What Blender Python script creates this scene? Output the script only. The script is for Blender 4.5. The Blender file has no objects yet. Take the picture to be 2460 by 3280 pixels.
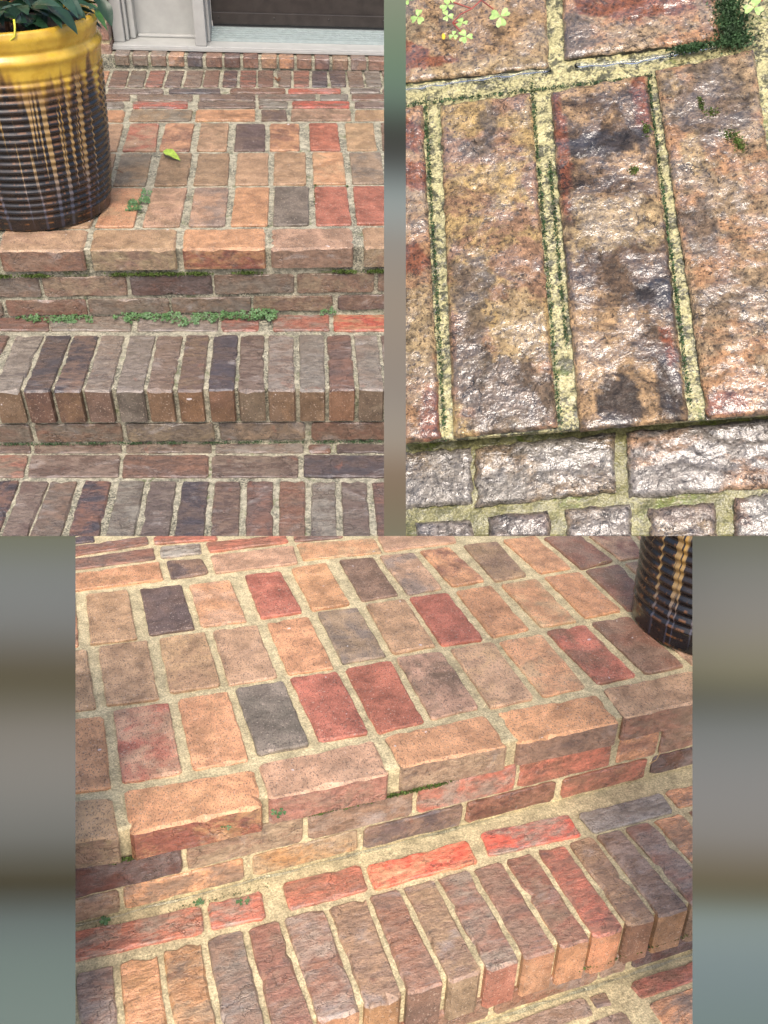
import bpy, bmesh, math, random
from mathutils import Vector, Matrix, noise

# ------------------------------------------------------------------ camera, sky, sun, exposure
scene = bpy.context.scene
BASE = 0.9                                   # height of the porch landing above the ground
cam_data = bpy.data.cameras.new('camera')
cam_data.sensor_fit = 'HORIZONTAL'; cam_data.sensor_width = 36.0
cam_data.lens = 36.0 * 2850 / 2460
cam_data.clip_start = 0.02; cam_data.clip_end = 2000
camera = bpy.data.objects.new('camera', cam_data)
scene.collection.objects.link(camera)
CAM_LOC = Vector((0.4860, -2.0199, 0.9469 + BASE))
CAM_ROT = Matrix(((0.99537, 0.02515, -0.09278), (-0.08619, 0.6609, -0.74551), (0.04257, 0.75005, 0.66001)))
camera.matrix_world = Matrix.Translation(CAM_LOC) @ CAM_ROT.to_4x4()
scene.camera = camera

world = bpy.data.worlds.new('World'); scene.world = world; world.use_nodes = True
wn = world.node_tree.nodes; wl = world.node_tree.links
for n in list(wn): wn.remove(n)
sky = wn.new('ShaderNodeTexSky'); sky.sky_type = 'NISHITA'; sky.sun_disc = False
SUN_EL, SUN_AZ = 60.0, 188.0                 # azimuth clockwise from +Y
sky.sun_elevation = math.radians(SUN_EL); sky.sun_rotation = math.radians(SUN_AZ)
sky.air_density = 0.8; sky.dust_density = 6.0; sky.ozone_density = 1.0
bg = wn.new('ShaderNodeBackground'); bg.inputs['Strength'].default_value = 0.15
wo = wn.new('ShaderNodeOutputWorld')
wl.new(sky.outputs[0], bg.inputs[0]); wl.new(bg.outputs[0], wo.inputs[0])

sun_data = bpy.data.lights.new('sun', 'SUN'); sun_data.energy = 0.7; sun_data.angle = math.radians(20)
sun_data.color = (1.0, 0.95, 0.88)
sun = bpy.data.objects.new('sun', sun_data); scene.collection.objects.link(sun)
el, az = math.radians(SUN_EL), math.radians(SUN_AZ)
to_sun = Vector((math.sin(az) * math.cos(el), math.cos(az) * math.cos(el), math.sin(el)))
sun.rotation_euler = to_sun.to_track_quat('Z', 'Y').to_euler()
sun.location = (0, -3, 6)

scene.view_settings.view_transform = 'Standard'; scene.view_settings.look = 'None'
scene.view_settings.exposure = 1.0; scene.view_settings.gamma = 1.0
scene.view_settings.use_curve_mapping = False
scene.cycles.max_bounces = 6

rnd = random.Random(7)
# ------------------------------------------------------------------ brick layout in millimetres: corners, level, colours, kind
S1_TOP = [
 ([-412,104,-229,110,-213,-3,-394,-8],0,'pb','F'), ([-213,110,-14,116,-9,3,-198,-3],0,'pe','F'),
 ([0,116,198,122,205,9,7,3],0,'th','F'), ([217,123,414,129,416,15,220,10],0,'oS','F'),
 ([431,129,632,135,629,22,430,16],0,'pb','F'), ([658,136,866,142,858,28,656,22],0,'th','F'),
 ([-297,362,-211,366,-198,127,-282,124],0,'t','L'), ([-199,367,-112,371,-103,130,-187,127],0,'p','L'),
 ([-100,371,-12,375,-11,134,-92,131],0,'t','L'), ([-3,376,87,380,92,137,0,134],0,'ot','L'),
 ([112,381,204,385,202,141,113,138],0,'p','L'), ([223,386,313,390,314,145,225,142],0,'pm','L'),
 ([332,391,423,395,420,149,328,146],0,'o','L'), ([437,396,529,400,524,153,434,150],0,'g','L'),
 ([544,401,632,405,633,157,542,154],0,'r','L'), ([651,406,744,410,740,161,645,158],0,'r','L'),
 ([-101,631,-17,635,-7,396,-88,393],0,'k','L'), ([-2,636,83,640,92,401,7,397],0,'gk','L'),
 ([110,641,198,645,200,406,113,402],0,'k','L'), ([216,646,305,651,310,411,218,406],0,'k','L'),
 ([328,652,417,656,419,415,329,411],0,'t','L'), ([435,657,525,661,523,420,433,416],0,'t','L'),
 ([546,662,636,666,633,425,543,421],0,'ot','L'), ([656,667,750,672,740,430,651,426],0,'hg','L'),
 ([767,673,859,677,844,434,756,430],0,'t','L'), ([-118,880,-29,885,-19,656,-105,652],0,'p','L'),
 ([-8,887,78,892,91,661,-3,657],0,'rp','L'), ([99,893,185,898,188,665,101,661],0,'oe','L'),
 ([207,899,292,904,295,670,208,666],0,'kt','L'), ([315,905,404,910,407,675,317,671],0,'du','L'),
 ([419,911,511,917,509,679,421,676],0,'oe','L'), ([542,919,632,924,630,685,540,681],0,'r','L'),
 ([656,925,747,930,740,690,651,686],0,'t','L'), ([772,932,863,937,851,695,757,691],0,'b','L'),
 ([-205,1009,-40,1019,-35,916,-201,906],0,'o','L'), ([-20,1020,171,1031,171,928,-17,917],0,'gk','L'),
 ([182,1031,371,1042,371,939,186,929],0,'o','L'), ([390,1043,469,1048,475,945,392,940],0,'bd','L'),
 ([488,1049,682,1060,680,957,485,946],0,'pb','L'), ([697,1061,899,1072,887,969,690,957],0,'kt','L'),
 ([-219,1094,-56,1104,-48,1043,-209,1033],0,'gw','T'), ([-29,1105,148,1116,153,1054,-21,1044],0,'vm','T'),
 ([180,1118,369,1129,370,1066,185,1056],0,'ub','T'), ([380,1130,476,1136,475,1072,382,1067],0,'gw','T'),
 ([491,1137,683,1148,680,1084,491,1073],0,'ev','T'), ([702,1149,898,1161,891,1096,698,1085],0,'um','T'),
 ([-222,1167,-46,1179,-39,1120,-212,1109],0,'eb','T'), ([-23,1180,158,1192,162,1132,-16,1121],0,'bm','T'),
 ([181,1194,367,1206,369,1145,185,1134],0,'ub','T'), ([377,1206,571,1219,569,1158,378,1146],0,'gb','T'),
 ([586,1220,683,1226,680,1164,584,1158],0,'gw','T'), ([696,1227,896,1240,889,1177,693,1165],0,'be','T'),
 ([-323,1224,-141,1236,-134,1186,-313,1175],0,'mb','T'), ([-127,1237,56,1249,61,1199,-120,1187],0,'um','T'),
 ([74,1250,246,1261,249,1212,79,1200],0,'nu','T'), ([279,1263,469,1276,469,1226,281,1214],0,'eb','T'),
 ([478,1276,662,1288,659,1238,478,1226],0,'rv','T'), ([694,1290,801,1297,796,1247,691,1240],0,'gw','T'),
 ([809,1298,1004,1310,997,1260,805,1248],0,'ub','T'), ([-203,1440,-148,1444,-140,1260,-196,1257],0,'o','T'),
 ([-137,1445,-82,1449,-73,1265,-129,1261],0,'ue','T'), ([-73,1450,-21,1453,-14,1269,-67,1265],0,'bg','T'),
 ([-8,1454,45,1458,48,1273,-8,1269],0,'ru','T'), ([57,1459,110,1463,110,1277,56,1273],0,'db','T'),
 ([121,1464,179,1468,178,1281,121,1278],0,'bm','T'), ([184,1468,236,1472,237,1285,186,1282],0,'be','T'),
 ([249,1473,298,1476,300,1289,252,1286],0,'ne','T'), ([309,1477,366,1481,366,1294,311,1290],0,'ur','T'),
 ([370,1481,427,1486,426,1298,375,1294],0,'ue','T'), ([439,1486,492,1490,488,1302,445,1299],0,'gb','T'),
 ([499,1491,557,1495,550,1306,499,1303],0,'ur','T'), ([566,1496,621,1499,616,1310,562,1307],0,'nd','T'),
 ([628,1500,688,1504,682,1315,629,1311],0,'un','T'), ([694,1505,749,1509,747,1319,693,1315],0,'bm','T'),
 ([758,1509,814,1513,809,1323,755,1319],0,'gw','T'), ([823,1514,885,1519,883,1328,822,1324],0,'bm','T'),
 ([-325,25,-126,24,-112,-50,-306,-47],-180,'eu','W'), ([-122,24,75,22,84,-53,-108,-50],-180,'mw','W'),
 ([89,22,290,21,294,-56,98,-53],-180,'wm','W'), ([298,21,392,20,393,-57,302,-56],-180,'rm','W'),
 ([427,20,571,19,567,-59,428,-57],-180,'rm','W'), ([581,19,791,17,782,-62,578,-59],-180,'vo','W'),
 ([-264,-72,-198,-72,-209,-314,-278,-313],-180,'uey','K'), ([-183,-72,-119,-73,-126,-316,-184,-315],-180,'wgy','K'),
 ([-112,-73,-54,-74,-59,-317,-116,-316],-180,'une','K'), ([-48,-74,11,-74,7,-318,-53,-317],-180,'nbys','K'),
 ([17,-74,72,-75,72,-319,14,-318],-180,'mwe','K'), ([84,-75,146,-76,142,-320,82,-319],-180,'wgg','K'),
 ([150,-76,211,-76,207,-321,151,-320],-180,'mby','K'), ([219,-76,274,-77,274,-322,217,-321],-180,'buy','K'),
 ([286,-77,344,-77,344,-323,285,-322],-180,'dnyo','K'), ([350,-78,407,-78,410,-324,351,-323],-180,'umh','K'),
 ([417,-78,478,-79,479,-326,418,-325],-180,'mwy','K'), ([492,-79,553,-80,548,-327,490,-326],-180,'wgy','K'),
 ([560,-80,619,-80,615,-328,557,-327],-180,'ueo','K'), ([627,-80,685,-81,681,-329,625,-328],-180,'wmh','K'),
 ([693,-81,757,-82,752,-330,688,-329],-180,'umy','K'), ([-310,-298,-136,-304,-130,-335,-301,-329],-333,'um','W'),
 ([-127,-304,72,-310,76,-341,-121,-335],-333,'um','W'), ([83,-310,280,-316,282,-347,87,-341],-333,'mu','W'),
 ([290,-316,496,-322,496,-354,292,-348],-333,'mw','W'), ([508,-323,560,-324,559,-356,508,-354],-333,'eu','W'),
 ([574,-325,740,-330,736,-361,573,-356],-333,'du','W'), ([-299,-338,-133,-344,-127,-424,-288,-418],-333,'mr','W'),
 ([-126,-344,74,-351,81,-431,-119,-424],-333,'um','W'), ([83,-351,276,-358,279,-438,88,-431],-333,'ue','W'),
 ([283,-358,483,-365,481,-445,286,-438],-333,'um','W'), ([496,-365,706,-373,698,-453,494,-445],-333,'dn','W'),
 ([-184,-435,-132,-436,-138,-636,-192,-633],-333,'ney','K'), ([-126,-437,-68,-439,-79,-638,-131,-636],-333,'mub','K'),
 ([-64,-439,-6,-441,-10,-641,-75,-638],-333,'gby','K'), ([8,-441,67,-444,67,-644,3,-641],-333,'nes','K'),
 ([85,-444,141,-446,139,-647,80,-645],-333,'gwg','K'), ([152,-447,211,-449,210,-650,150,-647],-333,'gdb','K'),
 ([224,-449,283,-451,282,-653,221,-650],-333,'nuy','K'), ([296,-452,354,-454,354,-656,295,-653],-333,'uby','K'),
 ([367,-454,425,-456,426,-659,368,-656],-333,'uey','K'), ([439,-457,497,-459,493,-661,438,-659],-333,'ebb','K'),
 ([511,-459,566,-461,560,-664,504,-662],-333,'gwb','K'), ([578,-462,636,-464,630,-667,573,-665],-333,'guy','K'),
 ([648,-464,707,-466,702,-670,646,-668],-333,'uey','K'),
]
S1_FACE = [
 (-296,-128,23,-124,-73,'gb','B'), (-120,77,23,-124,-73,'bh','B'),
 (86,282,23,-124,-73,'ds','B'), (287,483,23,-124,-73,'bg','B'),
 (491,683,23,-124,-73,'bh','B'), (694,890,23,-124,-73,'bg','B'),
 (-405,-227,23,-174,-133,'bg','B'), (-217,-27,23,-174,-133,'eb','B'),
 (-23,173,23,-174,-133,'bg','B'), (178,374,23,-174,-133,'bg','B'),
 (380,579,23,-174,-133,'bh','B'), (592,799,23,-174,-133,'db','B'),
 (-313,-126,-316,-327,-277,'gb','B'), (-116,78,-316,-327,-277,'bg','B'),
 (89,288,-316,-327,-277,'gh','B'), (301,500,-316,-327,-277,'gh','B'),
 (515,717,-316,-327,-277,'be','B'),
]
S1_LEDGE = [
 (-137,-85,'gb'), (-76,-21,'bg'),
 (-10,44,'gb'), (54,106,'ob'),
 (119,173,'dn'), (185,242,'be'),
 (251,307,'ds'), (318,372,'se'),
 (384,439,'ob'), (448,502,'do'),
 (512,566,'be'), (577,631,'ed'),
 (642,699,'kb'), (709,765,'db'),
 (775,840,'be'), (851,911,'bd'),
]
S3_TOP = [
 ([-120,108,-12,86,-9,2,-118,18],0,'th','F'), ([7,95,207,85,202,1,7,1],0,'oS','F'),
 ([217,93,414,94,410,8,215,10],0,'pV','F'), ([435,98,628,99,626,12,434,17],0,'oh','F'),
 ([653,103,854,94,847,11,649,15],0,'ob','F'), ([873,103,1105,104,1052,18,864,17],0,'te','F'),
 ([-118,305,-9,291,-12,109,-116,122],0,'o','L'), ([8,303,101,298,97,111,6,116],0,'rp','L'),
 ([117,301,207,299,205,109,115,113],0,'o','L'), ([221,303,310,302,308,115,221,116],0,'g','L'),
 ([325,308,415,303,414,114,327,118],0,'r','L'), ([431,305,524,306,516,114,428,111],0,'r','L'),
 ([538,311,631,307,626,123,532,117],0,'pb','L'), ([652,311,744,306,735,118,646,115],0,'pt','L'),
 ([756,305,855,306,847,120,754,118],0,'ot','L'), ([869,312,960,309,959,123,875,120],0,'re','L'),
 ([979,314,1070,312,1072,123,982,121],0,'be','L'), ([1090,312,1180,311,1155,127,1091,122],0,'p','L'),
 ([-115,516,-24,505,-20,319,-113,322],0,'kt','L'), ([-3,508,89,507,87,311,-2,320],0,'tk','L'),
 ([111,506,201,504,199,320,109,323],0,'t','L'), ([216,505,306,501,304,316,213,316],0,'p','L'),
 ([327,503,414,501,413,314,324,317],0,'o','L'), ([437,513,524,508,521,321,432,321],0,'hg','L'),
 ([545,513,634,513,628,327,536,324],0,'kt','L'), ([646,515,733,511,731,320,640,322],0,'r','L'),
 ([755,511,842,513,838,326,751,324],0,'o','L'), ([866,512,955,512,953,327,867,328],0,'ot','L'),
 ([979,515,1070,515,1070,337,977,331],0,'o','L'), ([1090,519,1184,520,1161,345,1084,330],0,'be','L'),
 ([1201,522,1290,521,1275,366,1198,358],0,'p','L'), ([-112,709,-36,709,-37,523,-112,529],0,'oe','L'),
 ([-13,714,72,710,71,515,-16,521],0,'t','L'), ([98,709,184,702,184,521,95,522],0,'du','L'),
 ([201,694,288,694,290,519,198,523],0,'op','L'), ([325,705,405,705,408,521,319,521],0,'r','L'),
 ([432,709,517,712,513,524,430,521],0,'o','L'), ([550,719,632,708,627,532,542,529],0,'b','L'),
 ([647,712,732,706,733,532,648,526],0,'pm','L'), ([751,711,826,709,839,536,756,533],0,'oe','L'),
 ([865,709,953,706,945,531,860,527],0,'kb','L'), ([971,709,1062,707,1063,534,980,532],0,'o','L'),
 ([1078,695,1176,687,1180,538,1084,524],0,'be','L'), ([1197,674,1305,660,1271,537,1201,539],0,'pe','L'),
 ([1321,660,1414,654,1407,528,1301,536],0,'p','L'), ([-89,812,151,817,150,735,-83,740],0,'o','L'),
 ([168,818,248,809,250,738,168,733],0,'bd','L'), ([269,817,466,814,453,729,264,734],0,'p','L'),
 ([476,822,666,803,661,729,470,741],0,'ot','L'), ([677,811,870,800,856,729,669,731],0,'p','L'),
 ([-96,882,148,891,146,837,-94,834],0,'ue','T'), ([163,890,256,882,251,835,158,837],0,'gw','T'),
 ([268,882,463,876,459,837,271,836],0,'er','T'), ([482,875,606,871,595,826,475,836],0,'ue','T'),
 ([-95,947,140,953,140,914,-96,895],0,'eu','T'), ([155,945,299,943,300,895,153,910],0,'er','T'),
 ([-94,978,19,1000,20,964,-95,957],0,'dn','T'), ([-100,0,98,-11,97,-60,-97,-50],-164,'rmw','W'),
 ([108,-10,195,-11,190,-63,107,-58],-164,'rm','W'), ([229,-8,360,-9,358,-61,229,-61],-164,'re','W'),
 ([368,-15,553,-15,550,-64,367,-64],-164,'vo','W'), ([583,-6,752,-14,749,-65,573,-57],-164,'mv','W'),
 ([768,-19,948,-20,942,-67,773,-68],-164,'wg','W'), ([958,-18,1075,-23,1070,-65,957,-60],-164,'ou','W'),
 ([-282,7,-108,0,-106,-49,-275,-39],-164,'mb','W'), ([-158,-72,-97,-72,-101,-254,-162,-254],-164,'gwb','K'),
 ([-88,-72,-38,-72,-41,-254,-92,-254],-164,'meg','K'), ([-29,-72,24,-72,23,-254,-32,-254],-164,'oyd','K'),
 ([33,-72,88,-72,85,-254,32,-254],-164,'ykd','K'), ([97,-72,150,-72,149,-254,94,-254],-164,'gbr','K'),
 ([159,-72,207,-72,211,-254,158,-254],-164,'ber','K'), ([216,-72,278,-72,279,-254,220,-254],-164,'meo','K'),
 ([287,-72,347,-72,342,-254,288,-254],-164,'bky','K'), ([356,-72,404,-72,406,-254,351,-254],-164,'ebu','K'),
 ([413,-72,465,-72,467,-254,415,-254],-164,'bkh','K'), ([474,-72,528,-72,529,-254,476,-254],-164,'mer','K'),
 ([537,-72,588,-72,591,-254,538,-254],-164,'beo','K'), ([597,-72,649,-72,649,-254,600,-254],-164,'ebo','K'),
 ([658,-72,709,-72,711,-254,658,-254],-164,'reo','K'), ([718,-72,765,-72,769,-254,720,-254],-164,'kbe','K'),
 ([774,-72,822,-72,834,-254,778,-254],-164,'bmy','K'), ([831,-72,885,-72,893,-254,843,-254],-164,'meh','K'),
 ([894,-72,951,-72,958,-254,902,-254],-164,'oby','K'),
]
S3_FACE = [
 (-108,78,6,-112,-56,'ds','B'), (86,270,6,-112,-56,'bh','B'),
 (279,461,6,-112,-56,'bm','B'), (470,656,6,-112,-56,'mr','B'),
 (664,852,6,-112,-56,'er','B'), (869,955,6,-112,-56,'oe','B'),
 (962,1171,6,-112,-56,'be','B'), (-208,-18,6,-162,-118,'bh','B'),
 (-12,173,6,-162,-118,'ob','B'), (188,366,6,-162,-118,'hy','B'),
 (377,557,6,-162,-118,'db','B'), (566,742,6,-162,-118,'es','B'),
 (759,939,6,-162,-118,'er','B'), (954,1170,6,-162,-118,'sd','B'),
 (306,492,-250,-283,-237,'be','B'), (502,686,-250,-283,-237,'eb','B'),
 (692,740,-250,-283,-237,'mb','B'), (753,954,-250,-283,-237,'ds','B'),
]
S2_TOP = [
 ([-52.3,344.5,76.9,316.6,74.9,248.6,-52.3,254.6],0,'HD','M'), ([87.1,314.4,179.4,294.4,177.9,250.1,85.2,252.9],0,'GH','M'),
 ([-44.3,235,-6.1,233.1,-1.3,1.9,-45.2,0.2],0,'HG','M'), ([5.5,230.6,62.1,230.4,62.6,3.2,5.7,1.7],0,'AB','M'),
 ([74.3,229.2,132.8,231.6,130.9,1.2,74.1,-0.7],0,'DE','M'), ([138,234.3,195.7,239.2,188.4,0.1,140.4,1.4],0,'GH','M'),
]
S2_LOW = [  # pale grey tints paint the haze of the water film into the brick colour
 ([-55.2,3,14.2,0.9,13.5,-32.4,-54.5,-32.6],-14,'whw','M'), ([15.9,0.7,94.2,3.5,91,-31.1,15.7,-34.7],-14,'whw','M'),
 ([100,3.7,192.6,4.6,186.7,-34.9,97.7,-35.1],-14,'wpw','M'), ([-17.9,-40.9,12.4,-41.5,13.1,-71.9,-21.3,-69.9],-14,'gww','M'),
 ([22.5,-40.1,54.1,-39.6,55.5,-74.3,22.2,-72.4],-14,'mgw','M'), ([63.8,-39.5,97.3,-38.5,96.8,-76.7,63.1,-74.7],-14,'hww','M'),
 ([107.4,-41.9,140.6,-40.9,140.7,-79.2,105.3,-77.1],-14,'mhw','M'), ([151.2,-39,186.5,-36.2,179.6,-81.4,146.6,-79.5],-14,'wbr','M'),
]

# ------------------------------------------------------------------ helpers
C = scene.collection

def empty(name, matrix=None, parent=None):
    o = bpy.data.objects.new(name, None); C.objects.link(o)
    o.empty_display_size = 0.1
    if parent: o.parent = parent
    if matrix is not None: o.matrix_world = matrix
    return o

def tag(o, label=None, cat=None, group=None, kind=None):
    if label: o['label'] = label
    if cat: o['category'] = cat
    if group: o['group'] = group
    if kind: o['kind'] = kind
    return o

def link(name, me, mats, parent=None, loc=None, smooth=False):
    if not isinstance(mats, (list, tuple)): mats = [mats]
    for m in mats: me.materials.append(m)
    if smooth:
        for p in me.polygons: p.use_smooth = True
    o = bpy.data.objects.new(name, me); C.objects.link(o)
    if parent: o.parent = parent
    if loc is not None: o.location = loc
    return o

def from_bm(name, bm, mats, parent=None, loc=None, smooth=False):
    me = bpy.data.meshes.new(name); bm.to_mesh(me); bm.free()
    return link(name, me, mats, parent, loc, smooth)

def add_box(bm, x0, x1, y0, y1, z0, z1, bev=0.0):
    r = bmesh.ops.create_cube(bm, size=1.0)
    vs = r['verts']
    for v in vs:
        v.co = Vector((x0 + (v.co.x + .5) * (x1 - x0), y0 + (v.co.y + .5) * (y1 - y0), z0 + (v.co.z + .5) * (z1 - z0)))
    if bev:
        es = {e for v in vs for e in v.link_edges}
        bmesh.ops.bevel(bm, geom=list(es), offset=bev, segments=2, profile=0.6, affect='EDGES')

def box(name, dims, mat, parent, bev=0.002):
    bm = bmesh.new(); add_box(bm, *dims, bev=bev)
    return from_bm(name, bm, mat, parent)

def add_tube(bm, pts, radii, seg=6):
    pts = [Vector(p) for p in pts]
    if not isinstance(radii, (list, tuple)): radii = [radii] * len(pts)
    rings = []
    for i, p in enumerate(pts):
        d = (pts[min(i + 1, len(pts) - 1)] - pts[max(i - 1, 0)]).normalized()
        a = d.orthogonal().normalized() if not rings else (rings[-1][1] - d * rings[-1][1].dot(d)).normalized()
        b = d.cross(a)
        ring = [bm.verts.new(p + (a * math.cos(t) + b * math.sin(t)) * radii[i]) for t in [k * 2 * math.pi / seg for k in range(seg)]]
        rings.append((ring, a))
    for (r0, _), (r1, _) in zip(rings, rings[1:]):
        for k in range(seg):
            bm.faces.new((r0[k], r0[(k + 1) % seg], r1[(k + 1) % seg], r1[k]))
    bm.faces.new(rings[0][0][::-1]); bm.faces.new(rings[-1][0])

def srgb(r, g, b):
    f = lambda c: (c / 12.92) if c <= 0.04045 else ((c + 0.055) / 1.055) ** 2.4
    return (f(r / 255), f(g / 255), f(b / 255))

PAL = {'t': (186, 147, 103), 'o': (204, 145, 95), 'r': (182, 103, 75), 'p': (189, 147, 111), 'g': (126, 114, 98),
       'k': (158, 124, 88), 'd': (98, 80, 76), 'b': (136, 106, 82), 'n': (66, 64, 74), 'u': (112, 89, 77),
       'w': (154, 144, 129), 'm': (146, 124, 106), 'e': (142, 96, 71), 'v': (214, 88, 56), 'y': (172, 124, 72),
       's': (96, 56, 42), 'h': (156, 132, 98), 'S': (132, 70, 50), 'V': (150, 100, 80),
       'A': (208, 156, 84), 'B': (152, 114, 78), 'D': (172, 134, 86), 'E': (104, 80, 55), 'G': (186, 136, 86), 'H': (164, 138, 98), 'I': (164, 92, 60)}
def soften(c, k=.16):
    g = .3 * c[0] + .59 * c[1] + .11 * c[2]
    return tuple(v * (1 - k) + g * k for v in c)
PAL = {k: soften(srgb(*v)) for k, v in PAL.items()}
MUTE = [0.0]
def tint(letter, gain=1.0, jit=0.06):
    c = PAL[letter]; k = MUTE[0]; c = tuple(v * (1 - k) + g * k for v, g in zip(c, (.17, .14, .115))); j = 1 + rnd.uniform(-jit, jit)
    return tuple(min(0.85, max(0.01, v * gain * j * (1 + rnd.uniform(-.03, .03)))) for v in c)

# ------------------------------------------------------------------ materials
class NT:
    def __init__(s, name):
        s.m = bpy.data.materials.new(name); s.m.use_nodes = True
        s.t = s.m.node_tree; s.n = s.t.nodes; s.l = s.t.links
        for n in list(s.n): s.n.remove(n)
        s.out = s.n.new('ShaderNodeOutputMaterial'); s.b = s.n.new('ShaderNodeBsdfPrincipled')
        s.l.new(s.b.outputs[0], s.out.inputs[0])
    def set(s, **kw):
        for k, v in kw.items():
            k = k.replace('_', ' ')
            if hasattr(v, 'is_output'): s.l.new(v, s.b.inputs[k])
            else: s.b.inputs[k].default_value = v
    def put(s, sock, v):
        if v is None: return
        if hasattr(v, 'is_output'): s.l.new(v, sock)
        else: sock.default_value = v
    def coords(s, scale=(1, 1, 1), randomise=True, kind='Object'):
        tc = s.n.new('ShaderNodeTexCoord'); v = tc.outputs[kind]
        if randomise:
            oi = s.n.new('ShaderNodeObjectInfo')
            mu = s.n.new('ShaderNodeVectorMath'); mu.operation = 'MULTIPLY_ADD'
            cb = s.n.new('ShaderNodeCombineXYZ')
            for i in range(3): s.l.new(oi.outputs['Random'], cb.inputs[i])
            s.l.new(cb.outputs[0], mu.inputs[0]); mu.inputs[1].default_value = (31.7, 17.3, 23.9); s.l.new(v, mu.inputs[2])
            v = mu.outputs[0]
        if tuple(scale) != (1, 1, 1):
            mp = s.n.new('ShaderNodeVectorMath'); mp.operation = 'MULTIPLY'
            s.l.new(v, mp.inputs[0]); mp.inputs[1].default_value = scale; v = mp.outputs[0]
        return v
    def noise(s, vec, scale, detail=3, rough=0.55, dist=0.0):
        n = s.n.new('ShaderNodeTexNoise'); s.l.new(vec, n.inputs['Vector'])
        n.inputs['Scale'].default_value = scale; n.inputs['Detail'].default_value = detail
        n.inputs['Roughness'].default_value = rough; n.inputs['Distortion'].default_value = dist
        return n.outputs['Fac']
    def voro(s, vec, scale, feature='DISTANCE_TO_EDGE'):
        n = s.n.new('ShaderNodeTexVoronoi'); n.feature = feature; s.l.new(vec, n.inputs['Vector'])
        n.inputs['Scale'].default_value = scale
        return n.outputs['Distance']
    def ramp(s, fac, a, b, lo=0.0, hi=1.0):
        n = s.n.new('ShaderNodeMapRange'); n.interpolation_type = 'SMOOTHSTEP'
        s.put(n.inputs['Value'], fac)
        s.put(n.inputs['From Min'], a); s.put(n.inputs['From Max'], b)
        n.inputs['To Min'].default_value = lo; n.inputs['To Max'].default_value = hi
        return n.outputs[0]
    def math(s, op, a, b=None, c=None):
        n = s.n.new('ShaderNodeMath'); n.operation = op
        for i, v in enumerate((a, b, c)): s.put(n.inputs[i], v)
        return n.outputs[0]
    def mix(s, fac, a, b, mode='MIX'):
        n = s.n.new('ShaderNodeMix'); n.data_type = 'RGBA'; n.blend_type = mode
        s.put(n.inputs[0], fac)
        for sock, v in ((n.inputs[6], a), (n.inputs[7], b)):
            if isinstance(v, tuple): v = (*v[:3], 1)
            s.put(sock, v)
        return n.outputs[2]
    def attr(s, name):
        n = s.n.new('ShaderNodeAttribute'); n.attribute_name = name; n.attribute_type = 'GEOMETRY'
        return n.outputs['Color']
    def bump(s, height, strength=0.5, dist=0.002, prev=None):
        n = s.n.new('ShaderNodeBump'); n.inputs['Strength'].default_value = strength; n.inputs['Distance'].default_value = dist
        s.l.new(height, n.inputs['Height'])
        if prev is not None: s.l.new(prev, n.inputs['Normal'])
        return n.outputs[0]

def brick_sandy():
    m = NT('sandy_brick'); v = m.coords()
    a, b = m.attr('tint'), m.attr('tint_b')
    col = m.mix(m.ramp(m.noise(v, 14, 5, .65, .6), .40, .62), a, b)
    col = m.mix(m.ramp(m.noise(v, 38, 4, .65), .3, .7, .72, 1.16), (0, 0, 0), col, 'MIX') if False else m.mix(1.0, col, m.ramp(m.noise(v, 24, 5, .7, .4), .28, .72, .60, 1.26), 'MULTIPLY')
    stretch = m.coords((1, .55, 1))
    sp = m.noise(stretch, 430, 3, .6)
    col = m.mix(m.ramp(sp, .52, .66, 0, .7), col, (.05, .038, .034))
    pale = m.noise(v, 240, 2, .5)
    col = m.mix(m.ramp(pale, .60, .72, 0, .45), col, (.62, .5, .4))
    fl = m.noise(v, 60, 1, .4)
    col = m.mix(m.ramp(fl, .79, .81, 0, .6), col, (.75, .73, .74))
    h = m.math('MULTIPLY_ADD', sp, -1.0, m.math('MULTIPLY', m.noise(v, 60, 4, .6), .8))
    m.set(Base_Color=col, Roughness=m.ramp(m.noise(v, 25, 3, .6), .3, .7, .34, .6), Normal=m.bump(h, .6, .0018))
    m.b.inputs['Specular IOR Level'].default_value = .4
    return m.m

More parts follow.
